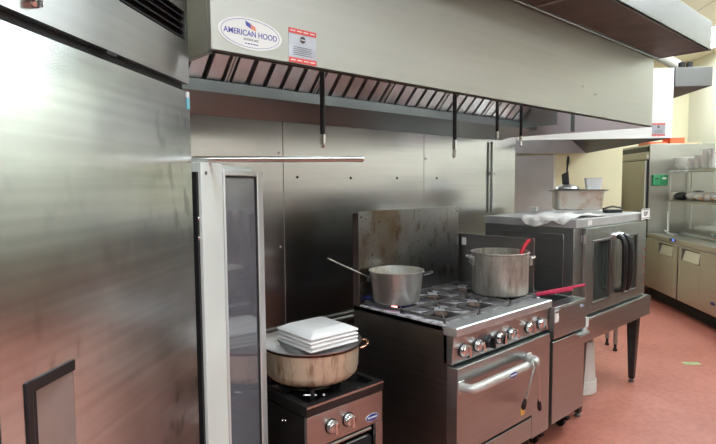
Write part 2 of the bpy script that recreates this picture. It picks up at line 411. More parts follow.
# stainless sheet under the second hood's far end
sp = MB(); sp.box((0, 0, .05), (.93, .012, 1.985)); o = struct(sp.build('trim_1', 'mattesteel', None, .001)); o.location = P(7.725, .872); o.rotation_euler = (0, 0, DA - R(90))
tr = MB(); tr.box((0, 0, .05), (.03, .016, 2.0)); o = struct(tr.build('trim_2', 'whitepaint', None, .002)); o.location = P(7.72, 1.805); o.rotation_euler = (0, 0, DA - R(90))

# ceiling lights
for i, (d, e) in enumerate(LIGHTS):
    t = thing('ceiling_light', None, 'ceiling light', P(d, e, 3.5), DA, 'flush ceiling troffers')
    if i == 5: t['label'] = 'lit ceiling light at the upper right corner beyond the brown supply plenum'
    else: t['label'] = 'flush white ceiling troffer out of view over the aisle'
    f = MB()
    for a, b in (((-.62, -.32, -.03), (.62, -.29, .0)), ((-.62, .29, -.03), (.62, .32, 0)), ((-.62, -.29, -.03), (-.59, .29, 0)), ((.59, -.29, -.03), (.62, .29, 0))): f.box(a, b)
    f.build('frame', 'whitepaint', t)
    f = MB(); f.box((-.59, -.29, -.022), (.59, .29, -.012)); f.build('diffuser', 'lamp', t)

# ------------------------------------------------------------------ big fridge at the left (room frame: x = d, y = -e)
fr = thing('reach_in_refrigerator', 'large stainless steel reach-in refrigerator filling the left of the picture', 'refrigerator', (0, 0, 0), DA)
b = MB(); b.box((.0, .70, .15), (1.505, 1.42, 2.2)); b.build('body', 'fridge', fr, .003)
b = MB(); b.box((.0, .66, 1.908), (1.15, .70, 2.2)); b.box((1.15, .66, 2.105), (1.505, .70, 2.2)); b.box((1.488, .66, 1.908), (1.505, .70, 2.2)); b.box((1.15, .66, 1.908), (1.488, .70, 2.026))
b.build('compressor_panel', 'fridgetop', fr)
g = MB(); g.box((1.15, .685, 2.026), (1.488, .70, 2.105))
for k in range(4):
    z = 2.036 + k * .019
    g.hexa([(1.152, .664, z - .004), (1.486, .664, z - .004), (1.486, .684, z + .004), (1.152, .684, z + .004), (1.152, .664, z), (1.486, .664, z), (1.486, .684, z + .008), (1.152, .684, z + .008)])
g.build('louvre_grille', 'gasket', fr)
g = MB(); g.box((0, .68, 1.884), (1.503, .70, 1.908)); g.build('door_gap_gasket', 'gasket', fr)
def fridge_door(x0, x1, hx0, hx1):
    z0, z1, hz0, hz1, y, yb = .18, 1.884, .70, 1.288, .66, .70
    d = MB(); d.box((x0, y, z0), (hx0, yb, z1)); d.box((hx1, y, z0), (x1, yb, z1)); d.box((hx0, y, z0), (hx1, yb, hz0)); d.box((hx0, y, hz1), (hx1, yb, z1))
    do = d.build('door', 'fridge', fr)
    h = MB(); h.hexa([(hx0 + .03, yb - .005, hz0), (hx1, y + .001, hz0), (hx1, yb, hz0), (hx0 + .03, yb, hz0), (hx0 + .03, yb - .005, hz1), (hx1, y + .001, hz1), (hx1, yb, hz1), (hx0 + .03, yb, hz1)])
    h.build('handle_recess', 'recess', do)
    k = MB(); k.box((hx0 - .004, y - .004, hz0), (hx0 + .012, yb, hz1 + .004)); k.box((hx0 + .012, y + .004, hz0), (hx0 + .030, yb, hz1))
    k.prism([(hx0, y - .004), (hx1 + .003, y - .004), (hx1 + .003, y + .004), (hx0 + .03, yb), (hx0, yb)], 2, hz1 - .018, hz1 + .004)
    k.build('handle', 'black', do, .002)
    return do
fridge_door(.757, 1.503, .815, .938); fridge_door(.003, .751, .06, .18)
k = MB(); k.lathe([(.012, 0), (.012, -.012), (.009, -.016), (.003, -.017)], (.872, .66, 1.935), 20, 1); k.box((.868, .640, 1.925), (.876, .655, 1.962)); k.build('key_lock', 'chrome', fr)
k = MB(); k.box((1.09, .657, 1.899), (1.128, .66, 1.907)); k.build('badge', 'black', fr)
k = MB(); k.box((1.484, .658, 1.836), (1.500, .66, 1.868)); a_ = k.build('film_sticker', 'cyan', fr)
k = MB(); k.box((1.482, .658, 1.868), (1.498, .66, 1.884)); k.build('film_sticker', 'paper', fr)
for x in (.06, 1.44):
    for y in (.76, 1.35):
        k = MB(); k.tube([(x, y, 0.002), (x, y, .15)], .025); k.build('foot', 'black', fr)

# ------------------------------------------------------------------ white glass-door cooler behind it
co_ = thing('glass_door_cooler', 'tall white cooler with a glass door in aluminium frame right of the big fridge', 'cooler', (0, 0, 0), DA)
b = MB()
b.box((1.572, .68, .10), (1.745, 1.24, 1.69)); b.box((1.745, .70, 1.664), (2.20, 1.24, 1.69)); b.box((2.175, .70, .10), (2.20, 1.24, 1.664))
b.box((1.745, 1.22, .10), (2.175, 1.24, 1.664)); b.box((1.745, .70, .10), (2.175, 1.22, .16))
b.build('cabinet', 'white', co_, .003)
b = MB(); b.box((1.572, .66, .10), (1.745, .68, 1.69)); b.build('front_stile', 'white', co_, .002)
b = MB(); b.box((1.558, .67, .3), (1.572, .72, 1.66)); b.build('hinge_strip', 'gasket', co_)
for z in (1.52, 1.46): 
    k = MB(); k.lathe([(.006, 0), (.004, -.004)], (1.566, .67, z), 10, 1); k.build('screw', 'chrome', co_)
k = MB(); k.lathe([(.006, 0), (.006, -.003), (.002, -.005)], (1.605, .66, 1.657), 12, 1); k.build('screw', 'iron', co_)
d = MB(); d.box((1.749, .655, .15), (1.762, .70, 1.672)); d.box((2.125, .655, .15), (2.198, .70, 1.672)); d.box((1.762, .655, 1.652), (2.125, .70, 1.672)); d.box((1.762, .655, .15), (2.125, .70, .21))
dr = d.build('door', 'frame', co_, .003)
d = MB(); d.box((1.762, .664, .21), (2.125, .672, 1.652)); d.build('glass_pane', 'glass', dr)
d = MB(); d.box((1.762, .660, 1.644), (2.125, .69, 1.652)); d.box((2.112, .660, .21), (2.125, .69, 1.644)); d.build('gasket', 'gasket', dr)
b = MB(); b.box((1.75, 1.19, .16), (2.17, 1.215, 1.66)); b.build('back_liner', 'lid', co_)
for z in (.5, .85, 1.2):
    b = MB()
    for k in range(14): b.tube([(1.75, .74 + k * .033, z), (2.17, .74 + k * .033, z)], .003, 6)
    b.tube([(1.75, .73, z - .004), (2.17, .73, z - .004)], .005, 8)
    b.build('wire_shelf', 'alu', co_)
for x in (1.62, 2.15):
    for y in (.74, 1.18):
        k = MB(); k.tube([(x, y, .002), (x, y, .10)], .02); k.build('foot', 'black', co_)
# steel tube lying across its top
A_, B_ = P(1.535, -1.10, 1.7005), P(1.747, -.184, 1.7005)
k = MB(); k.tube([A_, B_], .0098, 16); k.tube([B_ - (B_ - A_).normalized() * .02, B_], .0104, 16)
tag(k.build('steel_tube', 'steel'), 'long thin steel tube lying across the white cooler top and jutting out over the plates', 'tube')

# ------------------------------------------------------------------ first exhaust hood
hd = thing('exhaust_hood', 'long stainless exhaust hood over the cook line with an oval maker label', 'exhaust hood', (.75, 1.43, 2.0))
def H(x, y, z): return (x - .75, y - 1.43, z - 2.0)
HX0, HX1, HY0, HY1, HZ1 = .75, 4.12, 1.43, 2.642, 2.6
b = MB(); b.box(H(HX0, HY0, 2.0), H(HX1, HY0 + .02, HZ1)); b.box(H(HX0, HY0, 2.0), H(HX1, HY0 + .024, 2.008)); b.build('front_panel', 'hoodsteel', hd, .002)
b = MB(); b.box(H(HX0, HY0 + .02, 2.0), H(HX0 + .02, HY1, HZ1)); b.build('end_panel', 'hoodsteel', hd, .002)
b = MB(); b.box(H(HX1 - .02, HY0 + .02, 2.0), H(HX1, HY1, HZ1)); b.build('end_panel', 'hoodend', hd, .002)
b = MB(); b.box(H(HX1 - .026, 1.98, 2.01), H(HX1 - .02, 2.01, HZ1)); b.build('end_panel_seam', 'trough', hd)
b = MB(); b.box(H(HX0, HY0, HZ1), H(HX1, HY1, HZ1 + .02)); b.box(H(HX0 + .02, HY1 - .02, 2.05), H(HX1 - .02, HY1, HZ1)); b.build('top_and_back', 'hoodsteel', hd)
b = MB(); b.prism([(2.30 - 1.43, .096), (2.30 - 1.43, .044), (2.635 - 1.43, -.018), (2.635 - 1.43, -.005), (2.312 - 1.43, .052), (2.312 - 1.43, .096)], 0, .02, 3.35)
b.build('grease_trough', 'trough', hd)
# filters lean forward from the trough to the hood's top
fy0, fz0, fy1, fz1 = 2.362, 2.108, 1.97, 2.53
fl_ = math.hypot(fy1 - fy0, fz1 - fz0); ang = math.atan2(fz1 - fz0, fy1 - fy0)
W = .512
for i in range(6):
    x0 = .775 + i * (W + .004)
    f = MB()
    for a, bb in (((0, 0, 0), (W, .018, .04)), ((0, fl_ - .018, 0), (W, fl_, .04)), ((0, .018, 0), (.010, fl_ - .018, .04)), ((W - .010, .018, 0), (W, fl_ - .018, .04))): f.box(a, bb)
    fo = f.build('grease_filter', 'filter', hd, .001)
    n = 5; pw = (W - .028) / n
    ba = MB()
    for k in range(n):
        cx = .014 + pw * (k + .5); hw = pw * .36
        ba.prism([(cx - hw, .006), (cx - hw, .036), (cx + hw, .036), (cx + hw, .006), (cx + hw - .004, .006), (cx + hw - .004, .032), (cx - hw + .004, .032), (cx - hw + .004, .006)], 1, .012, fl_ - .012)
    ba.build('baffle', 'filter', fo)
    bk = MB(); bk.box((.01, .01, .0), (W - .01, fl_ - .01, .004)); bk.build('dark_backing', 'void', fo)
    fo.location = H(x0, fy0, fz0); fo.rotation_euler = (ang, 0, 0)
def added_hood_lamp(parent, loc):  # hidden lamps added inside the hoods to brighten what lies under them
    k = MB(); k.lathe([(.05, .05), (.05, .03), (.04, .02)], loc, 20, 2, True, False); ko = k.build('added_hood_lamp', 'chrome', parent)
    k = MB(); k.lathe([(.001, -.075), (.03, -.07), (.05, -.045), (.055, -.01), (.045, .02)], loc, 20, 2, False, False); k.build('added_globe', 'addedlamp', ko)
for x in (1.35, 2.45, 3.55): added_hood_lamp(hd, H(x, 1.66, 2.552))
b = MB(); b.box(H(3.885, 2.02, 2.05), H(3.90, 2.36, 2.56)); b.build('blank_end', 'trough', hd)
# maker label
LX, LZ = .132, .069
lb = MB(); ellipse_plate((LX, LZ), .110, .0465, -.0012, 0, lb); lo = lb.build('oval_label', 'paper', hd)
rg = MB(); rg.tube([(LX + .100 * math.cos(t), -.0014, LZ + .0405 * math.sin(t)) for t in [2 * math.pi * k / 48 for k in range(48)]], .0006, 6, closed=True); rg.build('ring', 'navy', lo)
lettering('AMERICAN HOOD', .0232, 'navy', lo, (LX, -.0016, LZ - .001), FACE, sx=.95, bold=.0002)
lettering('SYSTEMS, INC.', .0085, 'darkprint', lo, (LX, -.0016, LZ - .0185), FACE)
lb = MB()
for k, (x, w_) in enumerate(((-.022, .006), (-.013, .008), (-.003, .006), (.006, .009), (.017, .006))): lb.box((LX + x, -.0016, LZ - .0315), (LX + x + w_, -.0012, LZ - .0285))
lb.build('fine_print', 'navy', lo)
fg = MB(); fg.prism([(LX - .020, LZ + .036), (LX - .002, LZ + .029), (LX - .001, LZ + .015), (LX - .017, LZ + .022)], 1, -.0018, -.0012); fg.build('flag_canton', 'navy', lo)
fg = MB(); fg.prism([(LX - .001, LZ + .0285), (LX + .014, LZ + .022), (LX + .017, LZ + .010), (LX - .001, LZ + .0145)], 1, -.0018, -.0012); fg.build('flag_stripes', 'flagred', lo)
# red and grey notice beside it
def notice(parent, x0, x1, z0, z1, y):
    n = MB(); n.box((x0, y - .001, z0), (x1, y, z1)); no = n.build('notice_label', 'greyprint', parent)
    h = (z1 - z0)
    for za, zb in ((z1 - h * .15, z1), (z0, z0 + h * .15)):
        n = MB(); n.box((x0, y - .0018, za), (x1, y - .001, zb)); n.build('red_band', 'redprint', no)
    n = MB()
    for zc in (z1 - h * .075, z0 + h * .075):
        for k in range(4):
            xa = x0 + (x1 - x0) * (.06 + .235 * k); n.box((xa, y - .0024, zc - h * .012), (xa + (x1 - x0) * .17, y - .0018, zc + h * .016))
    n.build('fine_print', 'paper', no)
    n = MB(); cx, cz = (x0 + x1) / 2, z0 + h * .70; ellipse_plate((cx, cz), h * .10, h * .10, y - .0018, y - .001, n); n.build('emblem', 'darkprint', no)
    n = MB(); n.box((cx - h * .085, y - .0024, cz - h * .012), (cx + h * .085, y - .0018, cz + h * .012)); n.build('emblem_stripe', 'paper', no)
    n = MB()
    for k in range(5): n.box((x0 + h * .16, y - .0018, z0 + h * (.24 + .055 * k)), (x1 - h * (.16 + .05 * (k % 2)), y - .001, z0 + h * (.252 + .055 * k)))
    n.build('fine_print', 'darkprint', no)
    return no
notice(hd, 1.018 - .75, 1.128 - .75, .008, .115, 0)
for x, z in ((3.05, .07), (3.07, .075), (2.9, .1)):
    k = MB(); k.lathe([(.006, 0), (.004, -.003)], (x - .75 + .15, 0, z + .06), 10, 1); k.build('rivet', 'trough', hd)

# supply plenum along the hood's front top
pl = thing('supply_plenum', 'stainless supply plenum with brown perforated underside along the front hood top', 'air plenum', (0, 1.1035, 2.48))
b = MB(); b.box((-.2, 0, .0), (4.19, .012, .185)); b.box((-.2, .012, .172), (4.19, .324, .185)); b.box((-.2, .312, 0), (4.19, .324, .172)); b.box((4.178, .012, 0), (4.19, .312, .172)); b.box((-.2, .012, 0), (-.188, .312, .172))
b.box((-.2, 0, 0), (4.19, .022, .006)); b.box((-.2, .302, 0), (4.19, .324, .006)); b.build('casing', 'plenum', pl, .001)
for x0, x1 in ((-.188, .82), (.835, 2.48), (2.50, 4.176)):
    b = MB(); b.box((x0, .022, .003), (x1, .302, .010)); b.build('perforated_panel', 'perf', pl)
for xa, xb in ((2.478, 2.502), (.818, .837)):
    b = MB(); b.box((xa, .012, -.002), (xb, .312, .006)); b.build('panel_divider', 'hoodsteel', pl)
b = MB(); b.tube([(-.2, .312, -.007), (4.19, .312, -.007)], .005, 8); b.build('joint_strip', 'trough', pl)
for x in (.2, 2.2, 4.0):
    b = MB(); b.tube([(x, .16, .18), (x, .16, 1.019)], .006, 8); b.build('hanger_rod', 'iron', pl)

# fire-suppression drops
for i, (x, y, zp, zt, lab) in enumerate(((1.41, 1.75, 1.815, 1.768, 'leftmost black suppression pipe, hanging under the hood between two labels and the range'),
        (2.29, 1.75, 1.835, 1.775, 'black suppression pipe hanging over the dented saucepan on the range'),
        (3.14, 2.05, 1.95, 1.90, 'black suppression pipe hanging just in front of the wall conduit'),
        (3.44, 2.05, 1.935, 1.895, 'rightmost black suppression pipe, at the end of the hood filters'))):
    t = thing('suppression_nozzle', lab, 'nozzle', (x, y, zt), 0, 'suppression pipes under the hood')
    zt_ = 2.595 if y < 1.9 else 2.30
    b = MB(); b.tube([(0, 0, zp - zt), (0, 0, zt_ - zt)], .0105, 12); b.build('pipe', 'black', t)
    b = MB(); b.lathe([(.006, 0), (.009, .006), (.009, .018), (.012, .020), (.012, (zp - zt) * .75), (.0125, zp - zt + .008), (.009, zp - zt + .008)], (0, 0, 0), 14); b.build('nozzle_tip', 'chrome', t)
    if i in (1, 3):
        b = MB(); b.tube([(-.004, 0, .012), (-.022, -.012, -.022)], .008, 10); b.build('nozzle_cap', 'handle', t)
k = thing('wall_conduit', 'thin vertical steel conduit on the wall between range and oven', 'conduit', (3.945, 2.625, 1.36))
b = MB(); b.tube([(0, 0, 0), (0, 0, .60)], .011, 12); b.build('pipe', 'trough', k)
b = MB(); b.tube([(0, 0, .32), (0, 0, .35)], .016, 12); b.box((.0, -.004, .326), (.05, .014, .344)); b.build('coupling', 'steel', k)

# ------------------------------------------------------------------ second hood, along the room
h2 = thing('exhaust_hood', 'white-ended second exhaust hood behind the first one at right', 'exhaust hood', P(5.19, 1.02, 2.005), DA)   # local x = d, y = -e
b = MB(); b.box((0, -1.22, 0), (.02, .14, .62)); b.box((-.004, -1.222, 0), (.03, .14, .012)); b.build('end_panel', 'whitepaint', h2, .002)
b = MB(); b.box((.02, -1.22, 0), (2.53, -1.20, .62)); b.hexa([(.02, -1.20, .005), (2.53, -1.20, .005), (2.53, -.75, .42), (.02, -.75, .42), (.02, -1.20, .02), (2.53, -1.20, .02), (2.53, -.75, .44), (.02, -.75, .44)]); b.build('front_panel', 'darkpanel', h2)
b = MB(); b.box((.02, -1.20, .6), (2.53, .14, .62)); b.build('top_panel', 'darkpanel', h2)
b = MB(); b.box((2.51, -1.20, 0), (2.53, .14, .6)); b.build('end_panel', 'mattesteel', h2)
b = MB(); b.box((.02, .10, .05), (2.51, .14, .6)); b.build('back_panel', 'trough', h2)
nb = bpy.data.objects.new('label_mount', None); C.objects.link(nb); nb.parent = h2; nb.location = (-.0005, -1.045, 0); nb.rotation_euler = (0, 0, R(-90))
no = notice(nb, -.0, .112, .018, .135, 0)
wm = nb.matrix_basis.copy(); no.parent = h2; no.matrix_basis = wm
bpy.data.objects.remove(nb)
for x in (.7, 1.9): added_hood_lamp(h2, (x, -.45, .55))
p2 = thing('supply_plenum', 'short white-faced supply plenum on the second hood at far right', 'air plenum', P(5.19, 2.244, 2.46), DA)
b = MB(); b.box((0, -.316, 0), (2.53, -.005, .168)); b.build('casing', 'plenum', p2, .002)
b = MB(); b.box((.01, -.306, -.003), (2.52, -.012, .0)); b.build('perforated_panel', 'perf', p2)
b = MB(); b.tube([(.55, .12, .22), (.20, -.10, .26), (.0, -.18, .18)], .06, 14)
for i, (dx, lab) in enumerate(((.1, 'left dark little clip box on top of the far plenum'), (.17, 'right dark little clip box on top of the far plenum'))):
    k = MB(); k.box((0, -.02, 0), (.05, .02, .07)); o = tag(k.build('clip_box', 'black', None, .003), lab, 'box', 'clip boxes on the far plenum'); o.location = P(5.30, 2.27 + dx * .9, 2.6285); o.rotation_euler = (0, 0, DA)
b.bm.free()
k = MB(); k.tube([P(6.1, 1.95, 3.499), P(6.05, 2.10, 3.15), P(6.0, 2.40, 2.93), P(5.97, 2.60, 2.80), P(5.96, 2.66, 2.70), P(5.96, 2.67, 2.63)], .052, 16)
tag(k.build('air_duct', 'duct'), 'white duct dropping from the ceiling onto the far plenum', 'duct')

# ------------------------------------------------------------------ six-burner range
rg_ = thing('gas_range', 'six-burner stainless gas range with stained backguard and wide oven handle', 'range', (2.04, 1.545, 0))
def G(x, y, z): return (x - 2.04, y - 1.545, z)
for xa, xb in ((2.042, 2.05), (2.945, 2.953)):
    b = MB(); b.box(G(xa, 1.60, .15), G(xb, 2.27, .925)); b.build('side_panel', 'darksteel', rg_, .001)
b = MB(); b.box(G(2.05, 1.60, .15), G(2.945, 2.27, .90)); b.build('body', 'darksteel', rg_)
b = MB(); b.prism([(0.0, .93), (-.006, .925), (-.006, .890), (.0, .885), (.075, .885), (.085, .93)], 0, 0, .914); b.build('front_rail', 'rail', rg_, .003)
b = MB(); b.hexa([G(2.042, 1.57, .745), G(2.953, 1.57, .745), G(2.953, 1.62, .745), G(2.042, 1.62, .745), G(2.042, 1.56, .886), G(2.953, 1.56, .886), G(2.953, 1.62, .886), G(2.042, 1.62, .886)]); b.build('control_panel', 'rangesteel', rg_, .002)
for x, kind in ((2.118, 0), (2.237, 0), (2.330, 1), (2.430, 0), (2.545, 0), (2.725, 0), (2.852, 0)):
    k = MB(); k.lathe([(.034, 0), (.034, -.006), (.030, -.010)], G(x, 1.566, .805), 24, 1); ko = k.build('knob', 'black', rg_)
    c = G(x, 1.556, .805); a = random.uniform(-.5, .5) if kind == 0 else 0
    k = MB(); k.lathe([(.030, 0), (.029, -.012), (.024, -.017), (.022, -.020)], c, 24, 1)
    T = Matrix.Translation(Vector(c) + Vector((0, -.026, 0))) @ Matrix.Rotation(a, 4, 'Y'); k.box((-.0075, -.014, -.028), (.0075, .012, .028), T)
    k.build('knob_grip', 'chrome' if kind == 0 else 'black', ko, .001)
b = MB(); b.box(G(2.042, 1.535, .30), G(2.74, 1.60, .735)); od = b.build('oven_door', 'rangesteel', rg_, .004)
b = MB(); b.box(G(2.744, 1.54, .155), G(2.935, 1.60, .735)); b.build('side_front_panel', 'rangesteel', rg_, .003)
b = MB(); b.box(G(2.042, 1.54, .165), G(2.738, 1.60, .283)); b.build('kick_panel', 'rangesteel', rg_, .003)
path = [(.035, -.012, .66), (.040, -.040, .66)] + [(.06 + .02 * (1 - math.cos(t)) - .02, -.045 - .025 * math.sin(t), .66) for t in (.5, 1.0, 1.57)] + [(.10, -.072, .66), (.33, -.072, .66), (.56, -.072, .66), (.625, -.070, .66), (.648, -.055, .66), (.655, -.035, .66), (.656, -.012, .66)]
b = MB(); path = [(x - .008, y, z - .018) for x, y, z in path]
b.tube(path, .023, 16); ho = b.build('oven_handle', 'ranghandle', od)
for x in (.036, .656):
    b = MB(); b.box((x - .032, -.016, .612), (x + .016, -.008, .672)); b.build('handle_bracket', 'ranghandle', ho, .004)
def oval_logo(parent, cx, cz, y, a=.034, bh=.016, name='oval_badge', tilt=0):
    n = MB(); ellipse_plate((cx, cz), a, bh, y - .0015, y, n); o = n.build(name, 'whitepaint', parent)
    n = MB(); ellipse_plate((cx, cz), a * .93, bh * .88, y - .0025, y - .0015, n); n.build('badge_field', 'blue', o)
    n = MB(); seg = 22     # illegible white script: a looping line
    n.tube([(cx + a * .72 * (2 * k / seg - 1), y - .003, cz + bh * .30 * math.sin(k * 2.1)) for k in range(seg + 1)], bh * .09, 6); n.build('script_mark', 'whitepaint', o)
    return o
oval_logo(ho, .352, .642, -.0945, .042, .016)
k = MB(); k.box(G(2.615, 1.533, .335), G(2.650, 1.535, .378)); yo = k.build('yellow_sticker', 'yellow', od)
k = MB(); k.box(G(2.622, 1.5325, .345), G(2.643, 1.533, .350)); k.box(G(2.622, 1.5325, .356), G(2.640, 1.533, .360)); k.build('fine_print', 'orange', yo)
# cooktop
b = MB(); b.box(G(2.05, 1.63, .90), G(2.945, 2.22, .924)); b.build('spill_tray', 'tray', rg_)
for xa, xb in ((2.042, 2.06), (2.935, 2.953)):
    b = MB(); b.box(G(xa, 1.62, .90), G(xb, 2.22, .934)); b.build('top_rim', 'tray', rg_, .002)
for ix in range(3):
    for iy in range(2):
        x0, y0 = 2.066 + ix * .2925, 1.632 + iy * .292; cx, cy = x0 + .144, y0 + .144
        g = MB(); w_, zt, zb = .008, .955, .940
        L_ = .287
        for a, bb in (((x0, y0, zb), (x0 + L_, y0 + w_, zt)), ((x0, y0 + L_ - w_, zb), (x0 + L_, y0 + L_, zt)), ((x0, y0, zb), (x0 + w_, y0 + L_, zt)), ((x0 + L_ - w_, y0, zb), (x0 + L_, y0 + L_, zt))): g.box(G(*a), G(*bb))
        for q in range(8):
            a = q * math.pi / 4; T = Matrix.Translation(G(cx, cy, 0)) @ Matrix.Rotation(a, 4, 'Z'); ln = .14 if q % 2 == 0 else .19; wd = .0045 if q % 2 == 0 else .0028; zl = .942 if q % 2 == 0 else .949
            g.hexa([T @ Vector(p) for p in ((.046, -wd, zl), (ln, -wd, zl), (ln, wd, zl), (.046, wd, zl), (.042, -wd, .955), (ln, -wd, .955), (ln, wd, .955), (.042, wd, .955))])
        for sx in (.0, L_ - .010):
            for sy in (.0, L_ - .010): g.box(G(x0 + sx, y0 + sy, .924), G(x0 + sx + .010, y0 + sy + .010, .942))
        go = g.build('burner_grate', 'iron', rg_, .001)
        bo = MB(); bo.lathe([(.105, .9245), (.100, .9262), (.045, .9255), (.001, .9255)], G(cx, cy, 0), 28, 2, False, False); bo.build('drip_bowl', 'void', go)
        bo = MB(); bo.lathe([(.036, .925), (.038, .934), (.032, .940), (.018, .941), (.016, .938), (.004, .938)], G(cx, cy, 0), 24); bo.build('burner_head', 'burner', go)
b = MB(); b.box(G(2.042, 2.222, .90), G(2.953, 2.228, 1.463)); b.build('backguard', 'backguard', rg_, .001)
b = MB(); b.box(G(2.042, 2.228, .90), G(2.06, 2.275, 1.45)); b.box(G(2.935, 2.228, .90), G(2.953, 2.275, 1.45)); b.box(G(2.042, 2.228, 1.44), G(2.953, 2.275, 1.45)); b.build('backguard_frame', 'perf', rg_)
for x in (2.058, 2.938):
    for z in (1.43,):
        k = MB(); k.lathe([(.006, 0), (.004, -.003)], G(x, 2.222, z), 10, 1); k.build('screw', 'void', rg_)
for x in (2.10, 2.88):
    for y in (1.66, 2.18):
        k = MB(); k.tube([G(x, y, .002), G(x, y, .15)], .022); k.build('leg', 'black', rg_)
# a lit burner under the saucepan
fm = thing('burner_flame', 'small blue and pink gas flame under the saucepan on the range', 'flame', (2.21, 2.068, .9425))
bf = MB()
for k in range(8):
    a = R(22.5 + 45 * k); bf.lathe([(.005, 0), (.008, .005), (.004, .010), (.0005, .013)], (.055 * math.cos(a), .055 * math.sin(a), 0), 8)
bf.build('blue_flame_ring', 'flame', fm)
bf = MB()
for k in range(3): bf.lathe([(.005, 0), (.0065, .004), (.005, .010), (.0005, .0128)], (-.106 + .005 * k, -.044 - .010 * k, 0), 8)
bf.build('pink_flame', 'flamehot', fm)
# ------------------------------------------------------------------ pots on the range
def loop_handle(c, out, up, w_, l_, r=.004):
    out = Vector(out).normalized(); side = out.cross(Vector((0, 0, 1))); c = Vector(c); pts = []
    for k in range(13):
        t = math.pi * k / 12; pts.append(c + side * (w_ * math.cos(t)) + out * (l_ * math.sin(t) ** .7) + Vector((0, 0, up * math.sin(t))))
    return MB().tube(pts, r, 8)
sc_c = (2.175, 2.06)
sp_ = thing('saucepan', 'worn aluminium saucepan with a long thin handle over a flame at the range back left', 'saucepan', (*sc_c, .956)); sp_.scale = (1, 1, 1.06)
b = MB(); b.lathe([(.10, 0), (.118, .004), (.128, .014), (.148, .160), (.154, .166), (.156, .171), (.152, .173), (.146, .168), (.124, .016), (.10, .009), (.001, .009)], (0, 0, 0), 56, 2, True, False); b.build('body', 'potalu', sp_)
b = MB(); b.lathe([(.125, .06), (.001, .06)], (0, 0, 0), 40, 2, False, False); tag(b.build('sauce', mat('pale_sauce', (.50, .33, .22), .3)), None, None).parent = sp_
rdir = Vector((.676, -.737, 0))
b = loop_handle(rdir * .15 + Vector((0, 0, .150)), rdir, .012, .035, .05, .004); b.build('handle', 'iron', sp_)
b = MB(); q0 = -rdir * .150 + Vector((0, 0, .128)); q1 = Vector((1.735 - sc_c[0], 2.12 - sc_c[1], 1.222 - .956))
b.tube([q0, q0.lerp(q1, .3), q0.lerp(q1, .97), q1 + Vector((0, 0, .002))], [.0055, .0045, .004, .005], 8); b.build('long_handle', 'steel', sp_)
b = MB(); b.box((q0.x - .012, q0.y - .012, q0.z - .02), (q0.x + .012, q0.y + .012, q0.z + .012)); b.build('handle_bracket', 'iron', sp_, .003)

st = thing('stockpot', 'tall dented grey aluminium stockpot at the back right of the range', 'stockpot', (2.806, 1.80, .956)); st.scale = (1, 1, 1.05)
b = MB(); b.lathe([(.14, 0), (.158, .004), (.165, .016), (.167, .228), (.172, .232), (.173, .238), (.170, .241), (.162, .238), (.160, .016), (.14, .010), (.001, .010)], (0, 0, 0), 64, 2, True, False); b.build('body', 'stock', st)
b = MB(); b.lathe([(.1605, .06), (.001, .06)], (0, 0, 0), 40, 2, False, False); b.build('soup', mat('brown_soup', (.24, .13, .08), .25), st)
for sgn in (-1, 1):
    hdir = Vector((.676, -.737, 0)) * sgn
    b = loop_handle(hdir * .165 + Vector((0, 0, .205)), hdir, .006, .045, .035, .0065); hh = b.build('handle', 'alu', st)
    side = hdir.cross(Vector((0, 0, 1)))
    for s2 in (-1, 1):
        c = hdir * .168 + side * .045 * s2; b = MB(); b.box((c.x - .010, c.y - .010, .165), (c.x + .010, c.y + .010, .215)); b.build('handle_plate', 'alu', hh, .003)
spn = thing('red_spoon', 'red-handled spoon standing inside the tall stockpot', 'spoon', (0, 0, 0))
b = MB(); b.tube([(2.905, 1.725, 1.168), (2.915, 1.720, 1.20), (2.934, 1.714, 1.235), (2.960, 1.706, 1.265), (2.972, 1.702, 1.268)], [.012, .013, .012, .012, .008], 12); b.build('handle', 'red', spn)
b = MB(); b.tube([(2.83, 1.77, 1.06), (2.905, 1.725, 1.168)], .006, 8); b.sphere((2.82, 1.775, 1.05), .035, (1, .7, .4)); b.build('spoon_bowl', 'red', spn)
# tongs on the oven handle
tg = thing('tongs', 'steel tongs with black tips hanging open from the oven handle', 'tongs', (2.585, 1.471, .6435))
b = MB()

for e_, sx in (((-.090, -.018, -.215), -1), ((.085, -.018, -.272), 1)):
    mid = (e_[0] * .45, -.030, -.06)
    b.tube([(sx * .006, .034, -.010), (sx * .006, .031, .012), (sx * .006, .024, .026), (sx * .006, .003, .034), (sx * .008, -.022, .026), (sx * .012, -.035, -.002), (e_[0] * .45, -.036, -.06), (e_[0] * .86, -.022, e_[2] * .86)], [.004, .004, .004, .005, .006, .007, .006, .006], 8)
b.build('arms', 'steel', tg)
for e_ in ((-.090, -.018, -.215), (.085, -.018, -.272)):
    k = MB(); v = Vector(e_); s_ = Vector((e_[0] * .80, -.022, e_[2] * .74)); k.tube([s_, s_.lerp(v, .4), s_.lerp(v, .8), v], [.007, .012, .013, .006], 10); k.build('tip', 'black', tg)

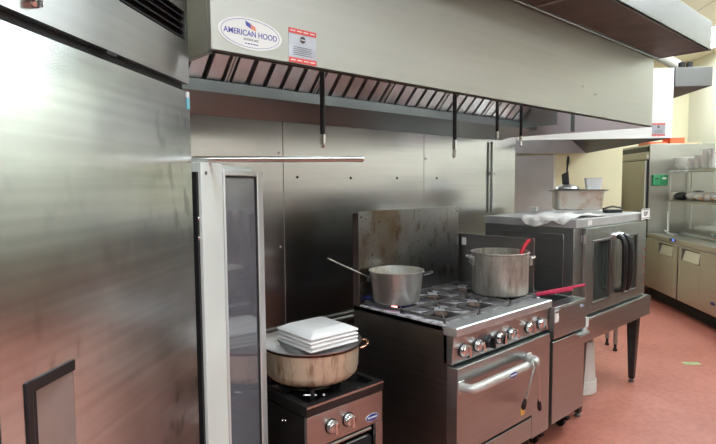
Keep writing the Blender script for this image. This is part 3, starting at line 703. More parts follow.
# ------------------------------------------------------------------ fryer right of the range
fy = thing('deep_fryer', 'narrow stainless deep fryer between the range and the convection oven', 'fryer', (2.966, 1.53, 0))
def F(x, y, z): return (x - 2.966, y - 1.53, z)
b = MB(); b.box(F(2.97, 1.56, .15), F(3.372, 2.25, .67)); b.build('cabinet', 'darksteel', fy, .002)
b = MB(); b.box(F(2.966, 1.53, .69), F(3.376, 1.56, .868)); b.box(F(2.966, 1.56, .67), F(2.985, 2.25, .868)); b.box(F(3.357, 1.56, .67), F(3.376, 2.25, .868)); b.box(F(2.966, 2.2, .67), F(3.376, 2.25, .868))
b.box(F(2.966, 1.53, .868), F(3.376, 1.62, .880)); b.box(F(3.34, 1.62, .868), F(3.376, 2.25, .880)); b.box(F(2.966, 1.62, .868), F(3.0, 2.25, .880)); b.build('tank_surround', 'rangesteel', fy, .002)
b = MB(); b.box(F(3.0, 1.62, .70), F(3.34, 2.2, .80)); b.build('fry_tank', 'void', fy)
b = MB(); b.box(F(2.968, 1.535, .17), F(3.374, 1.56, .672)); dd = b.build('door', 'rangesteel', fy, .003)
b = MB(); b.prism([(F(0, 1.535, 0)[1], .672), (F(0, 1.505, 0)[1], .668), (F(0, 1.500, 0)[1], .655), (F(0, 1.508, 0)[1], .655), (F(0, 1.512, 0)[1], .662), (F(0, 1.535, 0)[1], .664)], 0, .27, .41); b.build('pull_lip', 'alu', dd)
b = MB(); b.box(F(2.985, 1.68, .87), F(2.993, 2.244, 1.277)); sg = b.build('splash_guard', 'tanksteel', fy, .001)
b = MB(); b.box(F(2.9845, 2.18, 1.20), F(2.985, 2.215, 1.25)); b.build('sticker', 'paper', sg)
b = MB(); b.box(F(2.994, 2.19, .87), F(3.376, 2.25, 1.18)); b.build('flue_riser', 'rangesteel', fy, .002)
b = MB(); b.box(F(2.970, 1.5285, .79), F(3.015, 1.53, .862)); so = b.build('sticker', 'paper', fy)
b = MB(); b.box(F(2.974, 1.528, .845), F(3.011, 1.5285, .857)); b.build('fine_print', 'darkprint', so)
oval_logo(fy, .352, .838, -.001, .024, .011)
b = MB(); b.box(F(3.385, 1.522, .69), F(3.40, 1.53, .75)); b.box(F(3.36, 1.53, .66), F(3.40, 1.56, .75)); b.build('hinge_plate', 'paper', fy)
for x in (3.0, 3.34):
    for y in (1.62, 2.16):
        k = MB(); k.box(F(x - .018, y - .01, .06), F(x + .018, y + .07, .075)); k.tube([F(x, y + .03, .07), F(x, y, .15)], .014, 10); k.lathe([(.028, -.014), (.034, -.012), (.034, .012), (.028, .014)], F(x, y + .05, .036), 18, 0); k.build('caster', 'black', fy)
t = thing('fryer_basket', 'fryer basket with two red grips poking out right of the stockpot', 'fryer basket')
for p0, p1 in (((3.10, 1.775, .90), (3.290, 1.50, .980)), ((3.06, 1.775, .892), (3.120, 1.50, .974))):
    p0, p1 = Vector(p0), Vector(p1)
    b = MB(); b.tube([p0.lerp(p1, .08), p1], [.0085, .0085], 10); b.build('grip', 'pink', t)
cx = 3.085; b = MB(); n = 7
xa, xb, ya, yb, za, zb = cx - .07, cx + .07, 1.78, 2.16, .803, .895
for k in range(n):
    y = ya + (yb - ya) * k / (n - 1); b.tube([(xa, y, zb), (xa, y, za), (xb, y, za), (xb, y, zb)], .002, 6)
    x = xa + (xb - xa) * k / (n - 1); b.tube([(x, ya, zb), (x, ya, za), (x, yb, za), (x, yb, zb)], .002, 6)
b.tube([(xa, ya, zb), (xb, ya, zb), (xb, yb, zb), (xa, yb, zb)], .004, 8, closed=True); b.build('wire_basket', 'alu', t)

# ------------------------------------------------------------------ convection oven on its stand
ov = thing('convection_oven', 'stainless convection oven with two glass doors on black-legged stand', 'oven', (3.44, 1.65, 0))
def O(x, y, z): return (x - 3.44, y - 1.65, z)
OT = 1.37
b = MB(); b.box(O(3.44, 1.65, .70), O(4.64, 2.34, OT - .02)); b.build('body', 'ovensteel', ov, .003)
b = MB(); b.box(O(3.432, 1.632, OT - .055), O(4.648, 2.345, OT)); b.build('top_cover', 'oventop', ov, .003)
b = MB(); b.box(O(3.436, 1.72, .88), O(3.44, 2.20, 1.27)); b.build('side_panel', 'tanksteel', ov, .002)
def oven_door(x0, x1, wx0, wx1, hx):
    z0, z1, wz0, wz1, ya, yb = .715, 1.305, .775, 1.215, 1.622, 1.648
    d = MB(); d.box(O(x0, ya, z0), O(wx0, yb, z1)); d.box(O(wx1, ya, z0), O(x1, yb, z1)); d.box(O(wx0, ya, z0), O(wx1, yb, wz0)); d.box(O(wx0, ya, wz1), O(wx1, yb, z1))
    do = d.build('door', 'ovensteel', ov, .002)
    d = MB(); d.box(O(wx0, 1.634, wz0), O(wx1, 1.640, wz1)); d.build('window_pane', 'ovenglass', do)
    d = MB()
    for a, bb in (((wx0 - .004, 1.618, wz0 - .004), (wx0 + .012, 1.634, wz1 + .004)), ((wx1 - .012, 1.618, wz0 - .004), (wx1 + .004, 1.634, wz1 + .004)), ((wx0, 1.618, wz0 - .004), (wx1, 1.634, wz0 + .012)), ((wx0, 1.618, wz1 - .012), (wx1, 1.634, wz1 + .004))): d.box(O(*a), O(*bb))
    d.build('window_frame', 'tanksteel', do, .002)
    hp = [O(hx, 1.60, 1.225), O(hx, 1.575, 1.218)] + [O(hx, 1.56, 1.20), O(hx, 1.548, 1.16), O(hx, 1.545, 1.0), O(hx, 1.548, .88), O(hx, 1.56, .835), O(hx, 1.61, .825)]
    d = MB(); d.tube(hp, .019, 14); ho = d.build('door_handle', 'black', do)
    d = MB(); d.lathe([(.018, 0), (.018, -.02), (.010, -.03)], O(hx, 1.622, 1.228), 16, 1); d.build('latch', 'chrome', ho)
oven_door(3.56, 4.06, 3.66, 3.965, 4.015); oven_door(4.064, 4.555, 4.16, 4.455, 4.11)
for z in (1.235, .78):
    k = MB(); k.tube([O(3.552, 1.628, z - .03), O(3.552, 1.628, z + .03)], .011, 10); k.box(O(3.53, 1.636, z - .022), O(3.57, 1.648, z + .022)); k.build('hinge', 'alu', ov)
b = MB(); b.box(O(4.56, 1.628, .715), O(4.64, 1.65, 1.305)); cpn = b.build('control_panel', 'ovensteel', ov, .002)
for z in (.80, .87, .94, 1.01, 1.08):
    k = MB(); k.lathe([(.006, 0), (.005, -.006)], O(4.615, 1.628, z), 12, 1); k.build('indicator_lens', 'orange', cpn)
k = MB(); k.box(O(3.60, 1.6305, OT - .045), O(3.66, 1.632, OT - .012)); k.build('sticker', 'paper', ov)
sl = MB(); sl.box(O(4.49, 1.612, 1.318), O(4.66, 1.615, 1.402)); so = sl.build('slip_tag', 'paper', ov)
sl = MB(); sl.box(O(4.55, 1.6145, 1.34), O(4.60, 1.633, 1.38)); sl.build('tag_mount', 'paper', so)
for za, zb in ((1.393, 1.398), (1.326, 1.331)):
    sl = MB(); sl.box(O(4.497, 1.611, za), O(4.653, 1.612, zb)); sl.build('tag_border', 'darkprint', so)
lettering('SLIP', .045, 'darkprint', so, O(4.575, 1.6115, 1.3615), FACE, bold=.001)
b = MB(); b.box(O(3.50, 1.60, .54), O(4.70, 1.62, .69)); b.box(O(3.50, 1.62, .54), O(3.52, 2.33, .69)); b.box(O(4.65, 1.62, .54), O(4.67, 2.33, .69)); b.box(O(3.50, 2.31, .54), O(4.67, 2.33, .69)); b.box(O(3.50, 1.60, .69), O(4.67, 2.33, .70)); b.build('stand_frame', 'ovensteel', ov, .002)
for x in (3.57, 4.515):
    for y in (1.66, 2.27):
        k = MB(); a0, a1 = .040, .021
        c0 = O(x, y, 0)
        k.hexa([(c0[0] - a1, c0[1] - a1, .03), (c0[0] + a1, c0[1] - a1, .03), (c0[0] + a1, c0[1] + a1, .03), (c0[0] - a1, c0[1] + a1, .03), (c0[0] - a0, c0[1] - a0, .56), (c0[0] + a0, c0[1] - a0, .56), (c0[0] + a0, c0[1] + a0, .56), (c0[0] - a0, c0[1] + a0, .56)])
        lo_ = k.build('leg', 'blackenamel', ov, .004)
        k = MB(); k.lathe([(.022, .002), (.022, .012), (.012, .02), (.012, .035)], (c0[0], c0[1], 0), 14); k.build('foot', 'iron', lo_)

# things on the oven
tw = thing('towel', 'crumpled white towel hanging over the top edge of the convection oven', 'towel', (0, 0, 0))
b = MB(); nx, ny = 40, 22
grid = []
def hang(y):
    pts_ = ((2.03, .0), (1.99, .045), (1.92, .062), (1.82, .034), (1.79, .008), (1.75, .034), (1.71, .040), (1.665, .004))
    for (ya, da), (yb, db) in zip(pts_, pts_[1:]):
        if ya >= y >= yb: return da + (db - da) * (ya - y) / (ya - yb)
    return .0
for i in range(nx + 1):
    row = []
    u = i / nx; y = 2.03 - u * .365
    drop = hang(y) + .006
    for j in range(ny + 1):
        v = j / ny; s_ = v * (.50 + drop) - drop
        if s_ < 0: p = Vector((3.419 - .006 * (1 + math.sin(u * 23 + j * .6)), y, OT + .008 + s_))
        else: p = Vector((3.419 + s_, y + .03 * math.sin(s_ * 9), OT + .010 + (.006 * math.sin(u * 15 + s_ * 22) + .004 * math.sin(u * 31 - s_ * 13) + .004) * min(1, s_ * 14)))
        row.append(b.bm.verts.new(p))
    grid.append(row)
for i in range(nx):
    for j in range(ny):
        f = b.bm.faces.new((grid[i][j], grid[i + 1][j], grid[i + 1][j + 1], grid[i][j + 1])); f.smooth = True
two = b.build('cloth', 'cloth', tw); sm = two.modifiers.new('thick', 'SOLIDIFY'); sm.thickness = .003; sm.offset = 0
two.modifiers.new('sub', 'SUBSURF').levels = 1
PR = R(-57)
hp_ = thing('hotel_pan', 'deep stained steel food pan on the convection oven top', 'pan', (4.13, 1.965, OT + .031), PR); hp_.scale = (.90, .90, .95)
b = MB()
def ringr(a, bb, z, rad, n=5):
    pts = []
    for cx, cy, s0 in ((a - rad, bb - rad, 0), (-a + rad, bb - rad, 90), (-a + rad, -bb + rad, 180), (a - rad, -bb + rad, 270)):
        for k in range(n + 1):
            t = R(s0 + 90 * k / n); pts.append((cx + rad * math.cos(t), cy + rad * math.sin(t), z))
    return pts
def loft(mb, rings, cap0=True, cap1=False):
    vs = [[mb.bm.verts.new(p) for p in r] for r in rings]
    for A, B in zip(vs, vs[1:]):
        for k in range(len(A)):
            f = mb.bm.faces.new((A[k], A[(k + 1) % len(A)], B[(k + 1) % len(A)], B[k])); f.smooth = True
    if cap0: mb.bm.faces.new(vs[0][::-1])
    if cap1: mb.bm.faces.new(vs[-1])
    return mb
loft(b, [ringr(.180, .135, 0, .04), ringr(.190, .145, .010, .045), ringr(.200, .155, .150, .05), ringr(.222, .177, .152, .06), ringr(.222, .177, .158, .06), ringr(.196, .151, .156, .05), ringr(.184, .139, .012, .045)], True, True)
b.build('body', stained('stained_pan_steel', (.72, .68, .61), (.48, .28, .15), .50, .70, 6, .34, .6, (1, 1, 1)), hp_)
t_ = thing('flat_tray', 'thin flat tray lying across the deep food pan', 'tray', (4.13, 1.965, OT + .1815), PR); t_.scale = (.90, .90, 1)
b = MB(); loft(b, [ringr(.225, .17, 0, .03), ringr(.235, .18, .006, .03), ringr(.230, .175, .007, .03), ringr(.22, .165, .003, .03)], True, True); b.build('body', 'steel', t_)
ldp = thing('pan_lid', 'small domed metal pan on the flat tray under the black spatula', 'pan', (4.10, 2.03, OT + .190))
b = MB(); b.lathe([(.085, 0), (.095, .006), (.085, .022), (.055, .034), (.02, .038), (.001, .038)], (0, 0, 0), 32, 2, True, False); b.build('body', 'lid', ldp)
b = MB(); b.lathe([(.014, .037), (.018, .05), (.012, .056)], (0, 0, 0), 16); b.build('knob', 'black', ldp)
spt = thing('spatula', 'black spatula leaning upright behind the domed pan on the oven', 'spatula', (4.115, 2.05, OT + .228), R(-42)); spt.scale = (1, 1, .95)
b = MB(); b.hexa([(-.028, -.004, .0), (.028, -.004, .0), (.028, .004, .0), (-.028, .004, .0), (-.035, -.004, .085), (.018, -.004, .11), (.018, .004, .11), (-.035, .004, .085)]); b.build('blade', 'black', spt, .002)
b = MB(); b.tube([(.006, 0, .09), (.010, 0, .15), (.014, 0, .19), (.016, 0, .235)], [.006, .007, .012, .008], 10); b.build('handle', 'black', spt)
cp = thing('plastic_tub', 'cloudy plastic tub on the flat tray at its right end', 'tub', (4.20, 1.87, OT + .190), PR)
b = MB(); loft(b, [ringr(.050, .04, 0, .012), ringr(.062, .05, .085, .014), ringr(.068, .056, .088, .016), ringr(.058, .046, .086, .013), ringr(.047, .037, .004, .011)], True, True); b.build('body', 'clearplastic', cp)
bl = thing('black_gadget', 'small black hand tool lying on the oven top right of the food pan', 'tool', (4.40, 1.80, OT + .001), R(-30))
b = MB(); b.box((-.07, -.03, 0), (.07, .03, .028)); b.build('body', 'black', bl, .006)
b = MB(); b.tube([(-.10, -.02, .035), (.0, .0, .05), (.10, .02, .036)], .007, 8); b.build('handle', 'black', bl)
cdb = MB(); cdb.box((0, 0, 0), (.07, .05, .045)); o = tag(cdb.build('small_box', 'paper', None, .004), 'small cream box on the oven top against the wall', 'box'); o.location = (4.05, 2.27, OT + .001); o.rotation_euler = (0, 0, R(12))

# ------------------------------------------------------------------ small two-knob stock burner with the wide pot
bu = thing('stock_burner', 'low black-topped burner unit with two knobs at lower left', 'burner', (1.345, 1.80, 0))
BW, BD, BT = .455, .56, .672
b = MB(); b.box((.0, .02, .10), (.012, BD, .615)); b.box((BW - .012, .02, .10), (BW, BD, .615)); b.box((.012, BD - .02, .10), (BW - .012, BD, .615)); b.box((.012, .02, .10), (BW - .012, BD, .13)); b.build('cabinet', 'blackenamel', bu, .001)
for y, z in ((.16, .56), (.185, .553)):
    k = MB(); k.lathe([(.005, 0), (.004, -.003)], (0, y, z), 10, 0); k.build('screw', 'chrome', bu)
b = MB(); b.box((-.004, -.004, .625), (BW + .004, .03, BT)); b.box((-.004, .03, .625), (.03, BD, BT)); b.box((BW - .026, .03, .625), (BW + .004, BD, BT)); b.box((.03, BD - .03, .625), (BW - .026, BD, BT)); b.box((.03, .03, .62), (BW - .026, BD - .03, .64)); b.build('top_frame', 'blackenamel', bu, .003)
b = MB(); b.box((-.002, -.0055, BT - .010), (BW + .002, -.003, BT - .001)); b.build('edge_strip', 'steel', bu)
b = MB(); b.box((.0, .0, .475), (BW, .02, .622)); b.box((0, 0, .10), (.10, .02, .475)); b.box((BW - .045, 0, .10), (BW, .02, .475)); b.build('front_panel', steel('burner_front_steel', (.52, .51, .50), .34, .4, .08, .1, 3, .001), bu, .002)
for x in (.132, .232):
    k = MB(); k.lathe([(.034, 0), (.034, -.004)], (x, 0, .548), 24, 1); ko = k.build('knob', 'black', bu)
    k = MB(); k.lathe([(.030, -.004), (.029, -.016), (.025, -.028), (.022, -.030)], (x, 0, .548), 24, 1); k.box((x - .007, -.043, .522), (x + .007, -.02, .574)); k.build('knob_grip', 'chrome', ko, .001)
oval_logo(bu, .385, .512, -.001, .042, .018)
b = MB(); b.tube([(.11, .03, .445), (.40, .03, .445)], .010, 10); b.tube([(.10, .05, .40), (.41, .05, .40)], .008, 10); b.build('drip_tray_rail', 'lid', bu)
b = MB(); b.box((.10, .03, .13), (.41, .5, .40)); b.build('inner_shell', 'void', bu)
g = MB()
for q in range(8):
    a = q * math.pi / 4 + .2; T = Matrix.Translation((.20, .245, 0)) @ Matrix.Rotation(a, 4, 'Z'); g.box((.05, -.008, .665), (.235 if q % 2 else .2, .008, .714), T)
g.tube([(.20 + .13 * math.cos(t), .245 + .13 * math.sin(t), .675) for t in [2 * math.pi * k / 32 for k in range(32)]], .009, 8, closed=True)
g.build('burner_grate', 'blackenamel', bu)
k = MB(); k.tube([(.06, .10, .68), (.10, .06, .68)], .004, 6); k.lathe([(.003, 0), (.009, .002), (.006, .008)], (.14, .06, .668), 10); k.build('pilot_valve', 'handle', bu)
for x in (.03, .42):
    for y in (.05, .52):
        k = MB(); k.tube([(x, y, .002), (x, y, .10)], .02); k.build('leg', 'black', bu)
bp_ = thing('brazier_pot', 'wide aluminium pot with burnt brown sides on the small burner', 'pot', (1.545, 2.022, .7145))
b = MB(); b.lathe([(.17, 0), (.198, .006), (.214, .022), (.222, .050), (.226, .135), (.228, .150), (.221, .150), (.216, .05), (.19, .014), (.001, .014)], (0, 0, 0), 64, 2, True, False); b.build('body', 'burnt', bp_)
b = MB(); b.lathe([(.227, .146), (.233, .149), (.235, .155), (.232, .1585), (.222, .158), (.222, .146)], (0, 0, 0), 64, 2, False, False); b.build('rim', 'rimburnt', bp_)
for sgn in (-1, 1):
    hdir = Vector((math.cos(R(-32)), math.sin(R(-32)), 0)) * sgn
    k = loop_handle(hdir * .228 + Vector((0, 0, .125)), hdir, .016, .05, .045, .006); k.build('handle', 'copperreflect', bp_)
pli = thing('pot_lid', 'flat grey metal lid under the square plates on the wide pot', 'lid', (1.545, 2.022, .8735))
b = MB(); b.lathe([(.228, 0), (.240, .002), (.241, .006), (.215, .010), (.20, .016), (.12, .020), (.001, .021)], (0, 0, 0), 64, 2, True, False); b.build('disc', 'lid', pli)
pc = Vector((1.520, 1.944)); ux = Vector((1.606 - 1.318, 1.766 - 1.784)).normalized(); prot = math.atan2(ux.y, ux.x) + R(2)
PS = .137
labs = ['bottom square white plate of the upturned stack on the wide pot', 'second square white plate from the bottom of the upturned stack', 'third square white plate from the bottom of the upturned stack', 'topmost upturned square white plate on the stack on the wide pot']
for i in range(4):
    t = thing('square_plate', labs[i], 'plate', (pc.x, pc.y, .8950 + i * .0175), prot + R((.0, 1.2, -.8, .4)[i]), 'upturned square plates on the pot')
    b = MB(); rd = .008
    loft(b, [ringr(PS - .001, PS - .001, 0, rd, 3), ringr(PS, PS, .004, rd, 3), ringr(PS - .002, PS - .002, .008, rd, 3), ringr(.092, .092, .030, .008, 3), ringr(.086, .086, .031, .008, 3)][0:5], False, True)
    loft(b, [ringr(PS - .001, PS - .001, 0, rd, 3), ringr(.104, .104, .018, .008, 3), ringr(.09, .09, .020, .008, 3)], False, True)
    b.build('dish', 'plate', t)
    if i == 3:
        k = MB(); k.lathe([(.0005, .0312), (.006, .0312), (.006, .0316), (.0005, .0316)], (0, 0, 0), 14); k.box((-.02, -.0012, .0312), (.02, .0012, .0315)); k.build('makers_mark', 'greyprint', t)
k = MB(); k.tube([(1.35, 2.6, .75), (2.75, 2.6, .75)], .014, 10)
tag(k.build('gas_pipe', 'handle'), 'level steel gas pipe low on the wall behind the small burner', 'pipe')

# ------------------------------------------------------------------ under the oven
bk = thing('bucket', 'upturned white plastic bucket on the red floor beside the fryer', 'bucket', (4.045, 1.90, 0))
b = MB(); b.lathe([(.142, .09), (.124, .385), (.118, .398), (.10, .402), (.001, .402)], (0, 0, 0), 40, 2, False, False); b.build('body', 'plasticwhite', bk)
b = MB(); b.lathe([(.146, .001), (.150, .004), (.150, .095), (.147, .10), (.141, .10), (.138, .004)], (0, 0, 0), 40, 2, False, False)
b.lathe([(.1515, .05), (.1515, .056), (.149, .056)], (0, 0, 0), 40, 2, False, False); b.build('rim', 'plasticwhite', bk)
sd = thing('equipment_stand', 'low steel stand with slim adjustable legs seen under the convection oven', 'stand', P(5.425, 1.5, 0), DA)
b = MB(); b.box((-.15, -.38, .58), (.15, .30, .62)); b.build('top', 'ovensteel', sd, .003)
for x, y in ((-.109, -.345), (.083, -.334), (-.109, .27), (.083, .27)):
    k = MB(); k.tube([(x, y, .07), (x, y, .58)], .020, 12); lo_ = k.build('leg', 'trough', sd)
    k = MB(); k.lathe([(.020, .002), (.020, .02), (.013, .03), (.013, .075)], (x, y, 0), 12); k.build('foot', 'black', lo_)
mk = MB(); mk.prism([(-.075, -.03), (.07, -.035), (.078, .03), (-.07, .035)], 2, .0008, .0025)
o = tag(mk.build('floor_marker', mat('green_tape', (.33, .42, .20), .6, 0, .3, 20)), 'worn green tape patch on the red floor', 'floor tape'); o.location = (5.35, 1.47, 0); o.rotation_euler = (0, 0, DA - R(82))

# ------------------------------------------------------------------ tall fridge and prep table at the far right (room frame, fronts face -e => local y = -e)
tf = thing('tall_refrigerator', 'tall stainless upright refrigerator at the back behind the oven', 'refrigerator', P(7.95, 3.15, 0), DA)
b = MB(); b.box((0, -.84, .12), (1.06, -.0, 2.13)); b.build('body', 'farsteel', tf, .003)
b = MB(); b.box((.045, .0, .15), (1.05, .045, 1.905)); do = b.build('door', 'fardoor', tf, .004)
b = MB(); b.box((.02, -.002, 1.905), (1.06, .02, 1.918)); b.box((.018, -.002, .12), (.045, .02, 1.918)); b.build('door_gap', 'gasket', tf)
b = MB(); b.box((.88, .045, 1.18), (.93, .075, 1.42)); b.build('door_handle', 'black', do, .004)
b = MB(); b.box((.03, .0, 1.93), (1.05, .03, 2.0)); b.build('top_panel', 'fardoor', tf, .003)
b = MB(); b.box((.03, .0, 2.03), (1.05, .02, 2.10))
for k in range(5): b.box((.05, .02, 2.035 + k * .013), (1.03, .028, 2.041 + k * .013))
b.build('louvre_grille', 'black', tf)
for x in (.06, 1.0):
    for y in (-.08, -.76):
        k = MB(); k.tube([(x, y, .002), (x, y, .12)], .03); k.build('leg', 'black', tf)
for i, (d0, d1, e0, e1, z0, z1, lab) in enumerate(((8.05, 8.45, 3.18, 3.42, 2.131, 2.165, 'flat orange box on top of the tall refrigerator'), (8.0, 8.25, 3.43, 3.62, 2.131, 2.215, 'small tall orange box on top of the tall refrigerator'))):
    b = MB(); b.box((d0, -e1, z0), (d1, -e0, z1)); o = tag(b.build('storage_box', 'orange', None, .004), lab, 'box', 'boxes on the tall refrigerator'); o.rotation_euler = (0, 0, DA)
b = MB(); b.box((8.1, -3.88, 2.131), (8.4, -3.64, 2.16)); o = tag(b.build('cardboard_sheet', mat('cardboard', (.42, .31, .16), .8), None, .003), 'brown cardboard flat on top of the tall refrigerator', 'cardboard'); o.rotation_euler = (0, 0, DA)
# glove boxes on its side
for i, (z0, z1, mt_, lab) in enumerate(((1.555, 1.705, 'green', 'green box fixed to the tall refrigerator side, left of the pair'), (1.555, 1.705, 'green', 'green box fixed to the tall refrigerator side, right of the pair'))):
    e0 = 3.185 + i * .098
    b = MB(); b.box((7.905, -(e0 + .095), z0), (7.949, -e0, z1)); o = tag(b.build('glove_box', mt_, None, .002), lab, 'box', 'green boxes on the fridge side'); o.rotation_euler = (0, 0, DA)
    b = MB(); ellipse_plate((0, 0), .03, .014, -.001, 0, b); so = b.build('opening', 'paper' if i else 'darkprint', o); so.location = (7.9045, -(e0 + .048), z1 - .05); so.rotation_euler = (0, 0, R(-90))

pt = thing('prep_table', 'long stainless refrigerated prep table along the right side', 'prep table', P(5.0, 3.15, 0), DA)     # local x = d-5, y = -(e-3.15)
PL = 2.90
b = MB(); b.box((0, -.78, .15), (PL, -.0, .86)); b.build('cabinet', 'farsteel', pt, .002)
b = MB(); b.box((0, -.80, .86), (PL, .02, .90)); b.build('worktop', 'farsteel', pt, .003)
b = MB(); b.prism([(-.26, .90), (-.30, .945), (-.52, 1.02), (-.80, 1.02), (-.80, .90)], 0, .1, PL - .28); b.build('pan_cover', 'farsteel', pt, .004)
b = MB(); b.box((.1, -.262, .90), (PL - .28, -.250, .925)); b.build('cover_seam', 'trough', pt)
b = MB(); b.tube([(1.62, -.33, .955), (1.62, -.31, .985), (1.90, -.31, .985), (1.90, -.33, .955)], .008, 10); b.build('cover_handle', 'alu', pt)
def tdoor(x0, x1, hx0, hx1):
    hz0, hz1 = .665, .81
    d = MB(); z0, z1 = .17, .83
    d.box((x0, 0.001, z0), (hx0, .04, z1)); d.box((hx1, .001, z0), (x1, .04, z1)); d.box((hx0, .001, z0), (hx1, .04, hz0)); d.box((hx0, .001, hz1), (hx1, .04, z1))
    do = d.build('door', 'farsteel', pt, .002)
    d = MB(); d.box((hx0, .001, hz0), (hx1, .004, hz1)); d.build('handle_recess', 'void', do)
    d = MB(); d.hexa([(hx0 + .03, .004, hz0 + .005), (hx1 - .02, .004, hz0 + .005), (hx1 - .02, .038, hz0 + .005), (hx0 + .03, .038, hz0 + .005), (hx0 + .06, .004, hz1 - .02), (hx1 - .02, .004, hz1 - .02), (hx1 - .02, .014, hz1 - .05), (hx0 + .06, .014, hz1 - .05)]); d.build('door_handle', 'alu', do)
tdoor(1.96, 2.89, 2.08, 2.50); tdoor(1.0, 1.93, 1.42, 1.86); tdoor(.03, .97, .5, .85)
b = MB(); b.box((.02, -.06, .004), (PL - .02, -.05, .15)); b.build('under_table_shade', 'void', pt)  # black sheet standing in for the shade under the table
b = MB(); b.box((2.05, .02, .863), (2.22, .024, .897)); co2 = b.build('controller', 'black', pt)
b = MB(); b.box((2.09, .024, .872), (2.15, .0255, .89)); b.build('display', 'bluelcd', co2)
lg = MB(); ellipse_plate((0, 0), .05, .02, -.001, 0, lg); lgo = lg.build('oval_badge', 'blue', pt); lgo.location = (1.12, .0415, .30); lgo.rotation_euler = (0, 0, R(180))
for x in (.12, PL - .12):
    for y in (-.14, -.68):
        k = MB(); k.tube([(x, y, .07), (x, y, .15)], .018, 10); k.lathe([(.03, -.016), (.055, -.014), (.055, .014), (.03, .016)], (x, y, .057), 18, 0); k.build('caster', 'black', pt)
# overshelf on the table
os_ = thing('overshelf', 'two-tier steel overshelf standing on the prep table', 'shelf', P(5.0, 3.15, .901), DA)
for x in (PL - .03, .04):
    for y in (-.24, -.52):
        k = MB(); k.tube([(x, y, 0), (x, y, .85)], .012, 10); k.build('post', 'alu', os_)
for z, nm in ((.435, 'lower_shelf'), (.835, 'upper_shelf')):
    b = MB(); b.box((.0, -.60, z), (PL - .01, -.22, z + .025)); b.build(nm, 'farsteel', os_, .002)
k = MB(); k.tube([(2.55, -.16, .002 + .004), (2.62, -.12, .03), (2.74, -.13, .05), (2.80, -.20, .035), (2.85, -.22, .06), (2.86, -.22, .3)], .007, 8); k.build('cable', 'whitepaint', os_)
def at_shelf(d, e, z): return P(d, e, z)
ZU, ZL = .901 + .86 + .001, .901 + .46 + .001
# bowls and plates on the upper shelf
def bowl_mesh(r, h):
    b = MB(); b.lathe([(r * .5, 0), (r * .62, .004), (r * .95, h * .8), (r, h), (r * .96, h), (r * .58, .012), (.001, .012)], (0, 0, 0), 28, 2, True, False); return b
bm0 = None; cnt = 0
spots = ((7.72, 3.52, 5, .145, .07, .024), (7.42, 3.47, 6, .075, .04, .022), (7.24, 3.47, 7, .075, .04, .022), (7.06, 3.47, 10, .075, .04, .022), (6.88, 3.47, 10, .075, .04, .022))
nm_ = ('wide left', 'second', 'third', 'fourth', 'fifth')
for si, (d, e, n, r, h, dz) in enumerate(spots):
    proto = None
    for k in range(n):
        pos = 'lowest' if k == 0 else 'topmost' if k == n - 1 else ('second' , 'third', 'fourth', 'fifth', 'sixth', 'seventh', 'eighth', 'ninth')[k - 1] + ' from below'
        if proto is None: o = bowl_mesh(r, h).build('white_bowl', 'plate'); proto = o
        else: o = proto.copy(); C.objects.link(o)
        o.location = P(d + random.uniform(-.004, .004), e, ZU + k * dz)
        tag(o, f'{pos} white bowl in the {nm_[si]} stack on the upper shelf', 'bowl', 'white bowls on the upper shelf')
# wire rack under the wide stack
k = MB()
for q in range(9): k.tube([P(7.80 - q * .055, 3.345, ZU - .045), P(7.80 - q * .055, 3.35, ZU - .005), P(7.78 - q * .055, 3.357, ZU - .036)], .0045, 6)
k.tube([P(7.82, 3.365, ZU - .012), P(7.30, 3.365, ZU - .012)], .004, 6)
tag(k.build('wire_hooks', 'alu'), 'row of wire clips along the upper shelf edge', 'clips')
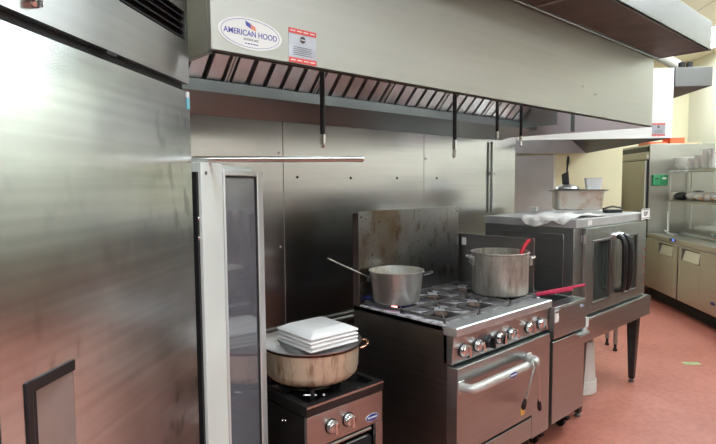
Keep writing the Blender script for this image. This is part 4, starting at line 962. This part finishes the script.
# lower shelf goods
for i, (d, lab) in enumerate(((7.48, 'leftmost clear bag of rolls on the lower shelf'), (7.26, 'second clear bag of rolls on the lower shelf'), (7.04, 'third clear bag of rolls on the lower shelf'), (6.82, 'rightmost clear bag of rolls on the lower shelf'))):
    t = thing('bread_bag', lab, 'bag', P(d, 3.52, ZL), DA + random.uniform(-.2, .2), 'bags of rolls on the lower shelf'); t.scale = (.84, 1.0, 1.35)
    for q in range(5):
        b = MB(); b.sphere((-.075 + .038 * q, random.uniform(-.03, .03), .036), .036, (1, 1.25, .9), 14, 8); b.build('roll', ('bun', 'pinkfood')[q % 2], t)
    b = MB(); b.sphere((0, 0, .043), .1, (1.22, .92, .42), 22, 12)
    for v in b.bm.verts: v.co += Vector((random.uniform(-1, 1), random.uniform(-1, 1), random.uniform(-.6, .6))) * .006
    for v in b.bm.verts: v.co.z = max(v.co.z, .001)
    b.build('plastic_film', 'film', t)
bx = MB(); bx.box((-.09, -.05, 0), (.09, .05, .10)); o = tag(bx.build('glove_carton', 'paper', None, .003), 'white carton at the left end of the lower shelf', 'carton'); o.location = P(7.80, 3.47, ZL); o.rotation_euler = (0, 0, DA - R(90))
for i, (d, e, r, lab) in enumerate(((7.67, 3.45, .07, 'black cloth bundle in front of the white carton'), (7.66, 3.655, .085, 'larger black cloth bundle at the back of the lower shelf'))):
    b = MB(); b.sphere((0, 0, r * .72), r, (1.4, 1.0, .75), 20, 12)
    for v in b.bm.verts: v.co += Vector((math.sin(v.co.y * 90 + i), math.sin(v.co.x * 70), math.sin(v.co.x * 80 + v.co.y * 60))) * .006
    for v in b.bm.verts: v.co.z = max(v.co.z, .001)
    o = tag(b.build('black_cloth', 'black'), lab, 'cloth', 'black cloth bundles on the lower shelf'); o.location = P(d, e, ZL); o.rotation_euler = (0, 0, DA - R(80))
k = MB(); k.lathe([(.03, 0), (.036, .05), (.037, .085), (.030, .085), (.028, .006)], (0, 0, 0), 24, 2, True, False); o = tag(k.build('paper_cup', 'paper'), 'white paper cup at the back of the lower shelf', 'cup'); o.location = P(7.79, 3.62, ZL)
# mark on the right wall
k = MB(); k.tube([P(9.2, 4.249, 3.31), P(9.2, 4.20, 3.31), P(9.2, 4.18, 3.37), P(9.14, 4.16, 3.24), P(9.16, 4.20, 3.2)], .014, 8); tag(k.build('wall_hook', 'iron'), 'small dark hook high on the pale right wall', 'hook')
